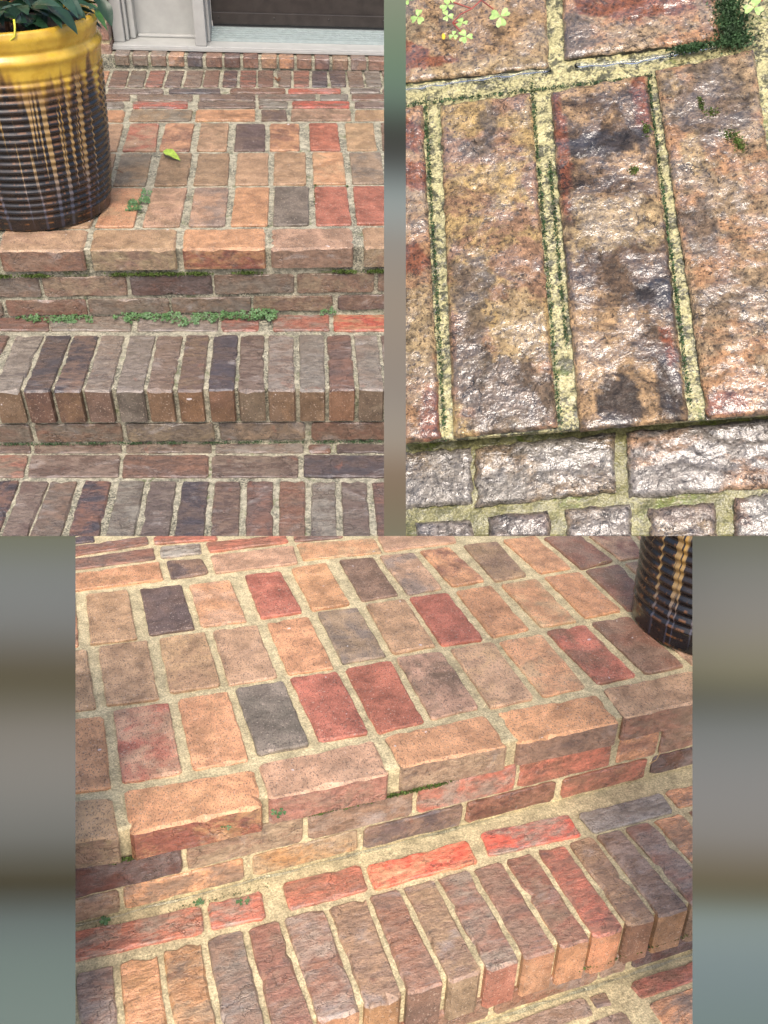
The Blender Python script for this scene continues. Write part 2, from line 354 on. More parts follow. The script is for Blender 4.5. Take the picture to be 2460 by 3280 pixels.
def brick_rough(name='rough_brick', k=1.0, wet=(.16, .46), relief=.003, third=(.40, .37, .345), eff=.45, fine=1.0, coat=0.0, grit=1.0, aniso=(.8, 1.7, 1.3)):
    m = NT(name); v = m.coords(); vs = m.coords(aniso)
    a, b = m.attr('tint'), m.attr('tint_b')
    w1 = m.noise(vs, 19 * k, 6, .7, .35)
    col = m.mix(m.ramp(w1, .38, .64), a, b)
    fine_n = m.noise(vs, 70 * k, 5, .75, .3)
    col = m.mix(1.0, col, m.ramp(fine_n, .28, .72, .58, 1.35), 'MULTIPLY')
    w2 = m.noise(vs, 12 * k, 5, .68, .6)
    col = m.mix(m.ramp(w2, .55, .72, 0, eff), col, third)                       # grey bloom
    col = m.mix(m.ramp(w2, .45, .28, 0, .55), col, (.05, .044, .05))            # dark firing marks
    w3 = m.noise(v, 27 * k, 4, .6, .5)
    col = m.mix(m.ramp(w3, .64, .72, 0, .35), col, (.27, .11, .07))
    # wandering hairline cracks
    cr = m.noise(v, 7.5 * k, 5, .6, .25)
    crack = m.math('MULTIPLY', m.ramp(m.math('ABSOLUTE', m.math('SUBTRACT', cr, .5)), .001, .0065, 1, 0), m.ramp(w3, .42, .56))
    col = m.mix(m.math('MULTIPLY', crack, .32), col, (.03, .024, .022))
    grain = m.noise(v, 360 * k * fine, 2, .65)
    col = m.mix(m.ramp(grain, .54, .68, 0, .5), col, (.05, .04, .036))
    h = m.math('MULTIPLY_ADD', crack, -.5, m.math('MULTIPLY_ADD', fine_n, 1.2, m.math('MULTIPLY', grain, .30 * grit)))
    m.set(Base_Color=col, Roughness=m.ramp(w1, .35, .68, *wet), Normal=m.bump(h, .8, relief))
    m.b.inputs['Specular IOR Level'].default_value = .8
    if coat: m.set(Coat_Weight=coat, Coat_Roughness=.07, Coat_Normal=m.bump(h, .8, relief * .6))
    return m.m

def brick_wet(name='wet_brick', film_min=.06, ior=1.85, dark=.50, tintc=(1, 1, 1), gl=260, gd=.00046, keep=.6):
    """soaked brick seen close: peeled ochre skin, grey-brown body, pits and a film of rain"""
    m = NT(name); v = m.coords(); vs = m.coords((.9, 1.25, 1))
    a, b = m.attr('tint'), m.attr('tint_b')
    w1 = m.noise(vs, 21, 7, .66, .5)
    col = m.mix(m.ramp(w1, .46, .56), a, b)
    big = m.noise(vs, 17, 4, .6, .4)
    col = m.mix(m.ramp(big, .66, .72, 0, .4), col, (.07, .065, .07))
    col = m.mix(m.ramp(big, .32, .26, 0, .4), col, (.30, .115, .06))
    mid = m.noise(v, 190, 5, .7, .3)
    col = m.mix(1.0, col, m.ramp(mid, .3, .7, .38 * dark, 1.6 * dark), 'MULTIPLY')
    pit = m.noise(v, 420, 3, .65)
    col = m.mix(m.ramp(pit, .54, .64, 0, .8), col, (.035, .022, .013))
    cr = m.noise(v, 14, 6, .62, .2)
    crack = m.math('MULTIPLY', m.ramp(m.math('ABSOLUTE', m.math('SUBTRACT', cr, .5)), .0008, .006, 1, 0), m.ramp(w1, .52, .60))
    col = m.mix(m.math('MULTIPLY', crack, .55), col, (.025, .018, .014))
    h = m.math('MULTIPLY_ADD', crack, -1.0, m.math('MULTIPLY_ADD', mid, 1.5, m.math('MULTIPLY_ADD', w1, 2.0, m.math('MULTIPLY', pit, -.55))))
    film = m.ramp(m.noise(v, 34, 5, .7, .5), .42, .58, film_min, 1)
    m.set(Base_Color=col, Roughness=.5, Normal=m.bump(h, 1.0, .0045), Coat_Weight=film, Coat_Roughness=.05, Coat_IOR=ior, Coat_Tint=(*tintc, 1),
          Coat_Normal=m.bump(m.math('MULTIPLY_ADD', h, keep, m.math('MULTIPLY', m.noise(v, gl, 3, .55), 2.2)), 1.0, gd))
    return m.m

def mortar_mat(name, base, dark, spots, k=1.0, rough=.8, green=None, least=.10, blotch=0.0):
    m = NT(name); v = m.coords(randomise=False)
    col = m.mix(m.ramp(m.noise(v, 26 * k, 4, .6), .3, .7), base, tuple(c * .72 for c in base))
    area = m.ramp(m.noise(v, 9 * k, 3, .6, .6), .44, .62)
    g = m.noise(v, 210 * k, 3, .65)
    col = m.mix(m.math('MULTIPLY', m.ramp(g, .42, .63), m.math('MULTIPLY_ADD', area, spots, least)), col, dark)
    if blotch:
        col = m.mix(m.ramp(m.noise(v, 62 * k, 5, .72, .3), .47, .58, 0, blotch), col, dark)
    if green:
        col = m.mix(m.math('MULTIPLY', m.ramp(m.noise(v, 14 * k, 3, .6, .4), .56, .68, 0, .8), m.ramp(m.noise(v, 120 * k, 3), .4, .6)), col, green)
    col = m.mix(1.0, col, m.ramp(m.noise(v, 330 * k, 3, .6), .3, .7, .68, 1.25), 'MULTIPLY')
    h = m.math('MULTIPLY_ADD', g, .7, m.noise(v, 60 * k, 4, .6))
    m.set(Base_Color=col, Roughness=rough, Normal=m.bump(h, .7, .003 / k))
    return m.m

def plain(name, col, rough=.5, vary=.12, scale=30, bump=.0, coat=0.0, metal=0.0):
    m = NT(name); v = m.coords()
    c = m.mix(1.0, tuple(col), m.ramp(m.noise(v, scale, 4, .6), .25, .75, 1 - vary, 1 + vary), 'MULTIPLY')
    m.set(Base_Color=c, Roughness=rough, Metallic=metal)
    if coat: m.set(Coat_Weight=coat, Coat_Roughness=.06)
    if bump: m.set(Normal=m.bump(m.noise(v, scale * 4, 4), .5, bump))
    return m.m

M = {}
M['sandy'] = brick_sandy()
M['rough'] = brick_rough()
M['macro'] = brick_wet()
M['soaked'] = brick_wet('soaked_brick', .45, 1.8, .62, gl=150, gd=.0008, keep=.4)
M['mortar_1'] = mortar_mat('weathered_mortar', (.44, .41, .30), (.045, .048, .036), .8, green=(.11, .13, .05), least=.16, blotch=.5)
M['mortar_3'] = mortar_mat('damp_sand_mortar', (.72, .61, .36), (.14, .12, .07), .3, least=.05, blotch=.3)
M['mortar_2'] = mortar_mat('mossy_wet_mortar', (.47, .43, .21), (.016, .020, .010), .6, 2.6, .22, (.07, .10, .015), .30, .85)
M['mortar_low'] = mortar_mat('soaked_green_mortar', (.23, .215, .09), (.04, .045, .02), .5, 2.6, .08, (.10, .13, .02), .2, .5)
M['white'] = plain('white_paint', (.35, .355, .335), .45, .07, 25)
M['alu'] = plain('aluminium_threshold', (.36, .42, .41), .38, .1, 60, metal=.35)
M['door'] = plain('dark_brown_door_paint', (.030, .025, .022), .32, .25, 30)
M['rubber'] = plain('black_rubber', (.012, .012, .012), .6)
M['soil'] = plain('dark_potting_soil', (.03, .02, .014), .9, .4, 80, .004)
M['moss'] = plain('green_moss', (.07, .11, .018), .8, .5, 200)
M['moss_dark'] = plain('dark_green_moss', (.04, .085, .03), .7, .5, 200)
M['clover'] = plain('clover_green', (.065, .14, .045), .5, .35, 120)
M['clover_pale'] = plain('pale_clover_green', (.27, .42, .12), .42, .3, 300)
M['stem_red'] = plain('red_stem', (.32, .07, .05), .45)
M['stem_yellow'] = plain('yellow_green_stem', (.55, .52, .05), .45)
M['yellow_leaf'] = plain('yellow_leaf', (.70, .50, .03), .5)
M['fallen'] = plain('fresh_fallen_leaf', (.30, .42, .06), .5, .3, 60)
M['dry'] = plain('dry_brown_plant', (.17, .08, .04), .7, .4, 120)
M['straw'] = plain('straw_needle', (.45, .30, .14), .7)
M['ground'] = plain('grey_ground', (.16, .15, .13), .9, .3, 3)

def leaf_mat():
    m = NT('glossy_dark_leaf'); v = m.coords()
    tcu = m.attr('tint')
    col = m.mix(m.ramp(m.noise(v, 40, 4, .6), .3, .7), tcu, m.mix(1.0, tcu, (.55, .62, .6), 'MULTIPLY'))
    m.set(Base_Color=col, Roughness=m.ramp(m.noise(v, 60, 3), .3, .7, .26, .46), Normal=m.bump(m.noise(v, 90, 3), .3, .001))
    return m.m
M['leaf'] = leaf_mat()

def water_mat():
    m = NT('rain_water')
    m.set(Base_Color=(.9, .95, 1, 1), Roughness=.02, IOR=1.33, Transmission_Weight=1.0)
    return m.m
M['water'] = water_mat()

def glaze_mat(yellow_from, height, ribs):
    m = NT('drip_glaze'); tc = m.n.new('ShaderNodeTexCoord')
    sx = m.n.new('ShaderNodeSeparateXYZ'); m.l.new(tc.outputs['Object'], sx.inputs[0])
    ang = m.math('ARCTAN2', sx.outputs[1], sx.outputs[0]); z = sx.outputs[2]
    def av(ka, kz, off):
        cb = m.n.new('ShaderNodeCombineXYZ')
        m.l.new(m.math('MULTIPLY_ADD', m.math('COSINE', ang), ka, off), cb.inputs[0])
        m.l.new(m.math('MULTIPLY_ADD', m.math('SINE', ang), ka, off), cb.inputs[1])
        m.l.new(m.math('MULTIPLY', z, kz), cb.inputs[2]); return cb.outputs[0]
    v = tc.outputs['Object']
    col = m.mix(m.ramp(m.noise(v, 22, 4), .4, .65), (.008, .008, .010), (.022, .014, .011))
    # rib crests where the glaze breaks to rust
    crest = m.ramp(m.math('SINE', m.math('MULTIPLY_ADD', z, ribs, 0.0)), .55, .95)
    col = m.mix(m.math('MULTIPLY', crest, m.ramp(m.noise(av(5, 3, 3.1), 1.6, 3), .52, .64, 0, .7)), col, (.20, .085, .028))
    # long runs
    s1 = m.noise(av(13, 1.6, 7.7), 1.0, 2, .5); s2 = m.noise(av(17, 1.2, 1.3), 1.0, 2, .5)
    low = m.ramp(z, height * .08, height * .42)
    runcol = m.mix(low, (.09, .10, .15), (.34, .22, .085))
    col = m.mix(m.math('MULTIPLY', m.ramp(s1, .60, .635), m.ramp(z, 0.01, height * .3, .25, .85)), col, runcol)
    col = m.mix(m.math('MULTIPLY', m.ramp(s2, .635, .67), m.ramp(z, height * .35, height * .7, 0, .9)), col, (.42, .25, .06))
    if yellow_from is not None:
        dr = m.math('MULTIPLY_ADD', m.noise(av(7, .5, 4.4), 1.0, 2, .5), .10, m.math('MULTIPLY', m.noise(av(8, .9, 9.1), 1.0, 1, .4), .20))
        edge = m.math('SUBTRACT', z, dr)
        y0 = yellow_from - .16
        col = m.mix(m.ramp(edge, y0 - .05, y0 + .012, 0, .8), col, (.24, .125, .03))
        mask = m.ramp(edge, y0 - .012, y0 + .03)
        yc = m.mix(m.ramp(m.noise(v, 30, 3), .35, .7), (.56, .37, .045), (.46, .28, .03))
        col = m.mix(mask, col, yc)
    m.set(Base_Color=col, Roughness=m.ramp(m.noise(v, 40, 3), .3, .7, .2, .34), Normal=m.bump(m.noise(v, 35, 3), .35, .003), Coat_Weight=.15, Coat_Roughness=.12)
    return m.m

def panel_mat(name, stops, length):
    """softly blurred bands of colour, printed along the board's length"""
    m = NT(name); tc = m.n.new('ShaderNodeTexCoord')
    sx = m.n.new('ShaderNodeSeparateXYZ'); m.l.new(tc.outputs['Object'], sx.inputs[0])
    wob = m.math('MULTIPLY_ADD', m.noise(tc.outputs['Object'], 3.0 / length * .4, 1), length * .06, sx.outputs[1])
    t = m.ramp(wob, 0, 1); n = t.node; n.interpolation_type = 'LINEAR'
    n.inputs['From Min'].default_value = length * .03; n.inputs['From Max'].default_value = length * 1.03
    cr = m.n.new('ShaderNodeValToRGB'); m.l.new(t, cr.inputs[0]); cr.color_ramp.interpolation = 'B_SPLINE'
    e = cr.color_ramp.elements
    while len(e) < len(stops): e.new(0.5)
    for i, (p, c) in enumerate(sorted(stops)):
        e[i].position = p; e[i].color = (*[.46 * q for q in srgb(*c)], 1)
    m.set(Base_Color=cr.outputs[0], Roughness=.85)
    m.b.inputs['Specular IOR Level'].default_value = .1
    return m.m

# ------------------------------------------------------------------ brick and mortar builders
def outline(pts, step, jit, chamfer, seed):
    """a four-cornered outline with worn corners and uneven edges"""
    r = random.Random(seed); out = []
    n = len(pts); P = [Vector(p) for p in pts]
    for i in range(n):
        a, b = P[i], P[(i + 1) % n]
        d = b - a; L = d.length; d = d / L; nrm = Vector((-d.y, d.x))
        c0 = min(chamfer * r.uniform(.5, 1.5), L * .2); c1 = min(chamfer * r.uniform(.5, 1.5), L * .2)
        k = max(1, int(round((L - c0 - c1) / step)))
        for j in range(k + 1):
            t = c0 + (L - c0 - c1) * j / k
            out.append(a + d * t + nrm * r.uniform(-jit, jit))
    return out

def clip_bm(bm, mat_world, planes, cap=True):
    inv = mat_world.inverted(); R = inv.to_3x3()
    for co, no in planes:
        g = bm.verts[:] + bm.edges[:] + bm.faces[:]
        bmesh.ops.bisect_plane(bm, geom=g, plane_co=inv @ co, plane_no=R @ no, clear_outer=True, dist=1e-6)
        if cap:
            es = [e for e in bm.edges if e.is_boundary]
            if es: bmesh.ops.holes_fill(bm, edges=es, sides=0)

def prism_brick(name, pts2, to3, depth, mat, parent, cols, bev=.0020, step=.017, jit=.0011, chamfer=.0045, clip=None, root_mat=None, tiltz=.0008):
    """outline in the face plane, pushed `depth` behind it; to3(u, v, w) gives the place in the set, w outwards"""
    seed = rnd.random()
    cu = sum(p[0] for p in pts2) / len(pts2); cv = sum(p[1] for p in pts2) / len(pts2)
    o2 = outline(pts2, step, jit, chamfer, seed)
    cen = to3(cu, cv, 0)
    bm = bmesh.new(); n = len(o2)
    tu, tv, t0 = rnd.uniform(-tiltz, tiltz) * 8, rnd.uniform(-tiltz, tiltz) * 8, rnd.uniform(-tiltz, tiltz) * 1.4
    r = random.Random(seed + 1)
    def lev(p): return t0 + tu * (p[0] - cu) + tv * (p[1] - cv)
    c2 = Vector((cu, cv))
    top, mid, low = [], [], []
    for p in o2:
        chip = r.uniform(2.0, 3.6) if r.random() < .10 else r.uniform(.7, 1.5)
        q = p + (c2 - p).normalized() * bev * 1.2 * chip
        top.append(bm.verts.new(to3(q.x, q.y, lev(q) + r.uniform(-.0003, .0003)) - cen))
        mid.append(bm.verts.new(to3(p.x, p.y, lev(p) - bev * min(2.4, chip) * r.uniform(.8, 1.2)) - cen))
        low.append(bm.verts.new(to3(p.x, p.y, -depth) - cen))
    ft = bm.faces.new(top)
    layers = (bm.loops.layers.float_color.new('tint'), bm.loops.layers.float_color.new('tint_b'))
    side = []
    for k in range(n):
        j = (k + 1) % n
        side.append((bm.faces.new((top[k], mid[k], mid[j], top[j])), 0))
        side.append((bm.faces.new((mid[k], low[k], low[j], mid[j])), 1))
    side.append((bm.faces.new(low[::-1]), 1))
    for f, s in [(ft, 0)] + side:
        for lp in f.loops:
            lp[layers[0]] = (*cols[2 * s], 1); lp[layers[1]] = (*cols[2 * s + 1], 1)
        f.material_index = s if isinstance(mat, (list, tuple)) and len(mat) > 1 else 0
    bmesh.ops.recalc_face_normals(bm, faces=bm.faces[:])
    bmesh.ops.triangulate(bm, faces=[f for f in bm.faces if len(f.verts) > 4])
    if clip: clip_bm(bm, root_mat @ Matrix.Translation(cen), clip)
    if not bm.faces: bm.free(); return None
    return from_bm(name, bm, mat, parent, cen)

def colours(code, gain=1.0):
    a = code[0]; b = code[1] if len(code) > 1 else a
    return a, b

def flat_bricks(table, parent, root_mat, gain=1.0, clip=None):
    for c, z, code, st in table:
        pts = [(c[i] / 1000, c[i + 1] / 1000) for i in (0, 2, 4, 6)][::-1]       # counter-clockwise from above
        zt = z / 1000
        to3 = lambda u, v, w, zt=zt: Vector((u, v, zt + w))
        if st == 'F':
            s = {'S': 'S', 'V': 'V'}.get(code[1], code[1])
            cols = (tint(code[0], gain), tint(code[0], gain * .9), tint(s, gain), tint('b' if s != 'S' else 'y', gain))
            mats, depth = [M['sandy'], M['rough']], .052
        elif st == 'L':
            a, b = colours(code); gb = gain if b != a else gain * rnd.uniform(.72, .88)
            cols = (tint(a, gain), tint(b, gb), tint(a, gain), tint(b, gb)); mats, depth = [M['sandy']], .045
        elif st == 'K':
            a, b = colours(code); e = code[2] if len(code) > 2 else 'y'
            e2 = code[3] if len(code) > 3 else e
            ta, tb = tint(a, gain), tint(b, gain)
            mixc = lambda p_, q_: tuple(.70 * i_ + .30 * j_ for i_, j_ in zip(p_, q_))
            cols = (ta, tb, mixc(tint(e, gain * .8), ta), mixc(tint(e2, gain * .62), tb)); mats, depth = [M['rough'], M['sandy']], .085
        else:
            a, b = colours(code)
            cols = (tint(a, gain), tint(b, gain), tint(a, gain), tint(b, gain)); mats, depth = [M['rough']], .045
        prism_brick('brick', pts, to3, depth, mats, parent, cols, clip=clip, root_mat=root_mat, bev=.0034 if st in 'KF' else .0020)

def face_bricks(table, line, parent, root_mat, gain=1.0, clip=None):
    """bricks in a riser; line(x, y) gives the depth of the riser face at x"""
    for x0, x1, y, z0, z1, code, st in table:
        y0 = y / 1000
        to3 = lambda u, v, w, y0=y0: Vector((u, line(u, y0) - w, v))
        a, b = colours(code)
        cols = (tint(a, gain), tint(b, gain)) * 2
        pts = [(x0 / 1000, z0 / 1000), (x1 / 1000, z0 / 1000), (x1 / 1000, z1 / 1000), (x0 / 1000, z1 / 1000)]
        prism_brick('brick', pts, to3, .05, [M['rough']], parent, cols, clip=clip, root_mat=root_mat)

def mortar_block(name, poly, z_top, z_bot, mat, parent, cell=.012, amp=.0016, clip=None, root_mat=None, freq=40):
    """solid bed of mortar: uneven top, plain sides"""
    xs = [p[0] for p in poly]; ys = [p[1] for p in poly]
    (ax, ay), (bx, by), (cx, cy), (dx, dy) = poly          # front-left, front-right, back-right, back-left
    nx = max(2, int((max(xs) - min(xs)) / cell)); ny = max(2, int((max(ys) - min(ys)) / cell))
    bm = bmesh.new(); g = []
    for j in range(ny + 1):
        t = j / ny; row = []
        for i in range(nx + 1):
            s = i / nx
            x = (ax * (1 - s) + bx * s) * (1 - t) + (dx * (1 - s) + cx * s) * t
            y = (ay * (1 - s) + by * s) * (1 - t) + (dy * (1 - s) + cy * s) * t
            h = amp * noise.noise(Vector((x, y, z_top)) * freq) + amp * .6 * noise.noise(Vector((x, y, z_top + 3)) * freq * 2.3)
            row.append(bm.verts.new((x, y, z_top + h)))
        g.append(row)
    for j in range(ny):
        for i in range(nx):
            f = bm.faces.new((g[j][i], g[j][i + 1], g[j + 1][i + 1], g[j + 1][i])); f.smooth = True
    rim = [g[0][i] for i in range(nx + 1)] + [g[j][nx] for j in range(1, ny + 1)] + [g[ny][i] for i in range(nx - 1, -1, -1)] + [g[j][0] for j in range(ny - 1, 0, -1)]
    low = [bm.verts.new((v.co.x, v.co.y, z_bot)) for v in rim]
    k = len(rim)
    for i in range(k):
        j = (i + 1) % k
        bm.faces.new((rim[j], rim[i], low[i], low[j]))
    bm.faces.new(low[::-1])
    bmesh.ops.recalc_face_normals(bm, faces=bm.faces[:])
    if clip: clip_bm(bm, root_mat, clip)
    return from_bm(name, bm, mat, parent)

def fuzz(name, spots, mat, parent, size=.004, n=300, kind='stuff', flat=.6):
    """a felt of tiny upright blades: moss"""
    bm = bmesh.new(); r = random.Random(len(spots) * 13 + n)
    for _ in range(n):
        c, rad = spots[r.randrange(len(spots))]
        p = Vector(c) + Vector((r.gauss(0, .45) * rad[0], r.gauss(0, .45) * rad[1], r.gauss(0, .45) * rad[2]))
        d = Vector((r.uniform(-1, 1), r.uniform(-1.2, .6), r.uniform(.1, 1.3))).normalized()
        w = d.orthogonal().normalized(); w.rotate(Matrix.Rotation(r.uniform(0, 6.28), 3, d))
        L = size * r.uniform(.5, 1.3); wd = L * .32
        vs = [bm.verts.new(p - w * wd), bm.verts.new(p + w * wd), bm.verts.new(p + d * L * .6 + w * wd * .8), bm.verts.new(p + d * L), bm.verts.new(p + d * L * .6 - w * wd * .8)]
        bm.faces.new(vs)
    o = from_bm(name, bm, mat, parent)
    if kind: o['kind'] = kind
    return o

def clover_leaf(bm, c, size, normal, spin, r):
    """three heart-shaped leaflets round one point"""
    n = Vector(normal).normalized(); u = n.orthogonal().normalized(); u.rotate(Matrix.Rotation(spin, 3, n)); c = Vector(c)
    for k in range(3):
        d = u.copy(); d.rotate(Matrix.Rotation(k * 2.094 + r.uniform(-.15, .15), 3, n)); w = n.cross(d); L = size * r.uniform(.85, 1.1)
        up = n * L
        pts = [(0, 0, 0), (.45, -.38, .10), (.80, -.48, .06), (1.0, -.30, .0), (.86, 0, .03), (1.0, .30, .0), (.80, .48, .06), (.45, .38, .10)]
        vs = [bm.verts.new(c + d * L * a + w * L * b + up * h) for a, b, h in pts]
        m = vs[4]
        bm.faces.new((vs[0], vs[1], vs[2], vs[3], m)); bm.faces.new((vs[0], m, vs[5], vs[6], vs[7]))

def leaf_mesh(L, W, fold=.22, droop=.18, seg=9, thick=.0006):
    """pointed oval leaf along +X, midrib in a shallow fold"""
    bm = bmesh.new(); rows = []
    for i in range(seg + 1):
        t = i / seg
        w = W * .5 * (math.sin(math.pi * min(1, t ** .85)) ** .8) * (1.05 - .25 * t)
        if i == 0: w = W * .03
        if i == seg: w = 0.0006
        z = -droop * L * t * t + .03 * L * math.sin(t * 3)
        rows.append([bm.verts.new((t * L, s * w, z + abs(s) * w * fold * (1 + .25 * math.sin(i * 1.7 + s)))) for s in (-1, -.5, 0, .5, 1)])
    lt = bm.loops.layers.float_color.new('tint')
    for a, b in zip(rows, rows[1:]):
        for k in range(4):
            f = bm.faces.new((a[k], b[k], b[k + 1], a[k + 1])); f.smooth = True
    return bm, lt

def frame_from(p0, p1, twist=0.0, up=(0, 0, 1)):
    x = (Vector(p1) - Vector(p0)).normalized(); y = Vector(up).cross(x)
    if y.length < 1e-3: y = Vector((0, 1, 0))
    y.normalize(); z = x.cross(y)
    R = Matrix((x, y, z)).transposed(); R = R @ Matrix.Rotation(twist, 3, 'X')
    return Matrix.Translation(p0) @ R.to_4x4()

def lathe(name, prof, mat, parent, seg=96, loc=None):
    bm = bmesh.new(); rings = []
    for r, z in prof:
        rings.append([bm.verts.new((r * math.cos(2 * math.pi * k / seg), r * math.sin(2 * math.pi * k / seg), z)) for k in range(seg)])
    for a, b in zip(rings, rings[1:]):
        for k in range(seg):
            bm.faces.new((a[k], a[(k + 1) % seg], b[(k + 1) % seg], b[k])).smooth = True
    bm.faces.new(rings[0][::-1]); bm.faces.new(rings[-1])
    bmesh.ops.recalc_face_normals(bm, faces=bm.faces[:])
    return from_bm(name, bm, mat, parent, loc)

# ------------------------------------------------------------------ where the three brick pieces stand
def pose(rows, loc):
    return Matrix.Translation(loc) @ Matrix(rows).to_4x4()
POSE_1 = pose(((1, 0, 0), (0, 1, 0), (0, 0, 1)), (0, 0, BASE))
POSE_2 = pose(((0.9659, 0.04172, -0.25551), (-0.16376, 0.86288, -0.47814), (0.20053, 0.50368, 0.8403)), (0.5651, -1.6301, 0.6531 + BASE))
POSE_3 = pose(((0.96707, -0.25313, 0.02658), (0.2365, 0.93229, 0.27369), (-0.09406, -0.25839, 0.96145)), (0.2637, -1.4467, -0.0765 + BASE)) @ Matrix.Diagonal((.84, .84, .84, 1))

# the back edge of the angled steps and the ends of the close slab are sawn straight
SAW_BACK = (Vector((-0.01848, -0.45516, -0.48938 + BASE)), Vector((0.02766, 0.68103, 0.73223)))
SAW_FRONT = (Vector((-0.01860, -0.45705, -0.49043 + BASE)), Vector((-0.02775, -0.68177, -0.73157)))
SAW_LOW = (Vector((-0.01848, -0.45516, -0.48938 + BASE)), Vector((-0.02766, -0.68103, -0.73223)))
SAW_LEFT = (Vector((0.74100, -0.07718, 0.04316 + BASE)), Vector((-0.99322, 0.10345, -0.05785)))

# ------------------------------------------------------------------ ground
bm = bmesh.new(); bmesh.ops.create_grid(bm, x_segments=2, y_segments=2, size=400)
tag(from_bm('ground', bm, M['ground']), kind='structure')

# ================================================================== 1: the porch steps with the door
R1 = empty('brick_steps', POSE_1)
tag(R1, 'damp brick porch steps rising to the dark front door, tall yellow-rimmed pot on them', 'brick steps')
front = lambda x: .0032 + .0291 * x
mort = M['mortar_1']
mortar_block('mortar', [(-.46, front(-.46) + .0135), (1.08, front(1.08) + .0135), (1.08, 1.515), (-.46, 1.49)], -.0056, -.24, mort, R1, cell=.014, clip=[SAW_FRONT], root_mat=POSE_1)
l2 = lambda x: -.3177 - .0164 * x
mortar_block('mortar', [(-.46, l2(-.46) + .0135), (1.08, l2(1.08) + .0135), (1.08, .06), (-.46, .02)], -.1852, -.36, mort, R1, cell=.014, clip=[SAW_FRONT], root_mat=POSE_1)
l3 = lambda x: -.6412 - .041 * x
mortar_block('mortar', [(-.46, l3(-.46) + .006), (1.08, l3(1.08) + .006), (1.08, -.30), (-.46, -.27)], -.3384, -.40, mort, R1, cell=.014, clip=[SAW_FRONT], root_mat=POSE_1)
mortar_block('mortar', [(-.46, 1.510), (1.08, 1.512), (1.08, 1.80), (-.46, 1.80)], .031, -.1, mort, R1, cell=.02)
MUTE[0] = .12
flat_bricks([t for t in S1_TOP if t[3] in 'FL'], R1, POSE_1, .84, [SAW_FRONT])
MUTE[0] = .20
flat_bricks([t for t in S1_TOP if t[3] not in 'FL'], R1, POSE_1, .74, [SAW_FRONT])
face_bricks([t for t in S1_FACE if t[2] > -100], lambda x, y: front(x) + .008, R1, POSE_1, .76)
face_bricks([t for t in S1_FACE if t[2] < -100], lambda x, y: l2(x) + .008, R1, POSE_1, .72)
for x0, x1, code in S1_LEDGE:
    a, b = colours(code)
    prism_brick('brick', [(x0 / 1000, 1.5038), (x1 / 1000, 1.5038), (x1 / 1000, 1.60), (x0 / 1000, 1.60)],
                lambda u, v, w: Vector((u, v, .0356 + w)), .034, [M['rough']], R1, (tint(a), tint(b), tint(b), tint(a, .8)))
MUTE[0] = 0.0
fuzz('moss', [((x / 100 + .03, front(x / 100) + .004, -.066), (.035, .004, .004)) for x in (-24, -16, 4, 10, 16, 22, 34, 58, 66, 70)], M['moss'], R1, .005, 2600)
fuzz('moss', [((x / 100, l2(x / 100) + .006, -.331), (.05, .004, .003)) for x in range(-26, 80, 9)], M['moss_dark'], R1, .004, 1500)
fuzz('moss', [((.545 + .001 * k, .30 + .04 * k, -.003), (.004, .03, .001)) for k in range(4)] + [((.634, .41, -.003), (.006, .008, .001))], M['moss'], R1, .003, 300)

# house front: white frame, threshold, door, brick wall
FR = empty('door_frame', Matrix.Translation((0.4, 1.6, BASE + .036)))
tag(FR, 'white painted door frame with sill, post and recessed side panel', 'door frame')
def fbox(name, x0, x1, y0, y1, z0, z1, mat='white', par=None, bev=.002):
    o = (.4, 1.6, .036)
    return box(name, (x0 - o[0], x1 - o[0], y0 - o[1], y1 - o[1], z0 - o[2], z1 - o[2]), M[mat], par or FR, bev)
H = 1.3
fbox('sill', -.148, 1.12, 1.566, 1.76, .037, .0525, bev=.003)
fbox('sill_lip', -.150, 1.12, 1.5625, 1.5655, .037, .046, bev=.001)
fbox('post', .1475, .1870, 1.569, 1.66, .053, H, bev=.003)
fbox('jamb', .1875, .1975, 1.630, 1.75, .0535, H)
fbox('side_panel', -.075, .149, 1.700, 1.72, .053, H)
fbox('casing', -.147, -.108, 1.600, 1.74, .053, H, bev=.004)
fbox('casing_bead', -.107, -.096, 1.622, 1.74, .0535, H, bev=.004)
fbox('casing_bead', -.095, -.074, 1.650, 1.74, .0535, H, bev=.005)
fbox('panel_foot', -.072, .146, 1.676, 1.699, .053, .062, bev=.004)
# ridged metal threshold
bm = bmesh.new(); prof = []
for k in range(6):
    y0 = 1.645 + k * .0115; z0 = .0535 + k * .0047
    prof += [(y0, z0), (y0 + .0005, z0 + .0085), (y0 + .0065, z0 + .0092), (y0 + .0075, z0 + .0035)]
prof += [(1.716, .083), (1.735, .083), (1.735, .0530), (1.645, .0530)]
va = [bm.verts.new((.199 - .4, y - 1.6, z - .036)) for y, z in prof]; vb = [bm.verts.new((1.11 - .4, y - 1.6, z - .036)) for y, z in prof]
n = len(prof)
for k in range(n): bm.faces.new((va[k], va[(k + 1) % n], vb[(k + 1) % n], vb[k]))
bm.faces.new(va[::-1]); bm.faces.new(vb); bmesh.ops.recalc_face_normals(bm, faces=bm.faces[:])
from_bm('threshold', bm, M['alu'], FR)

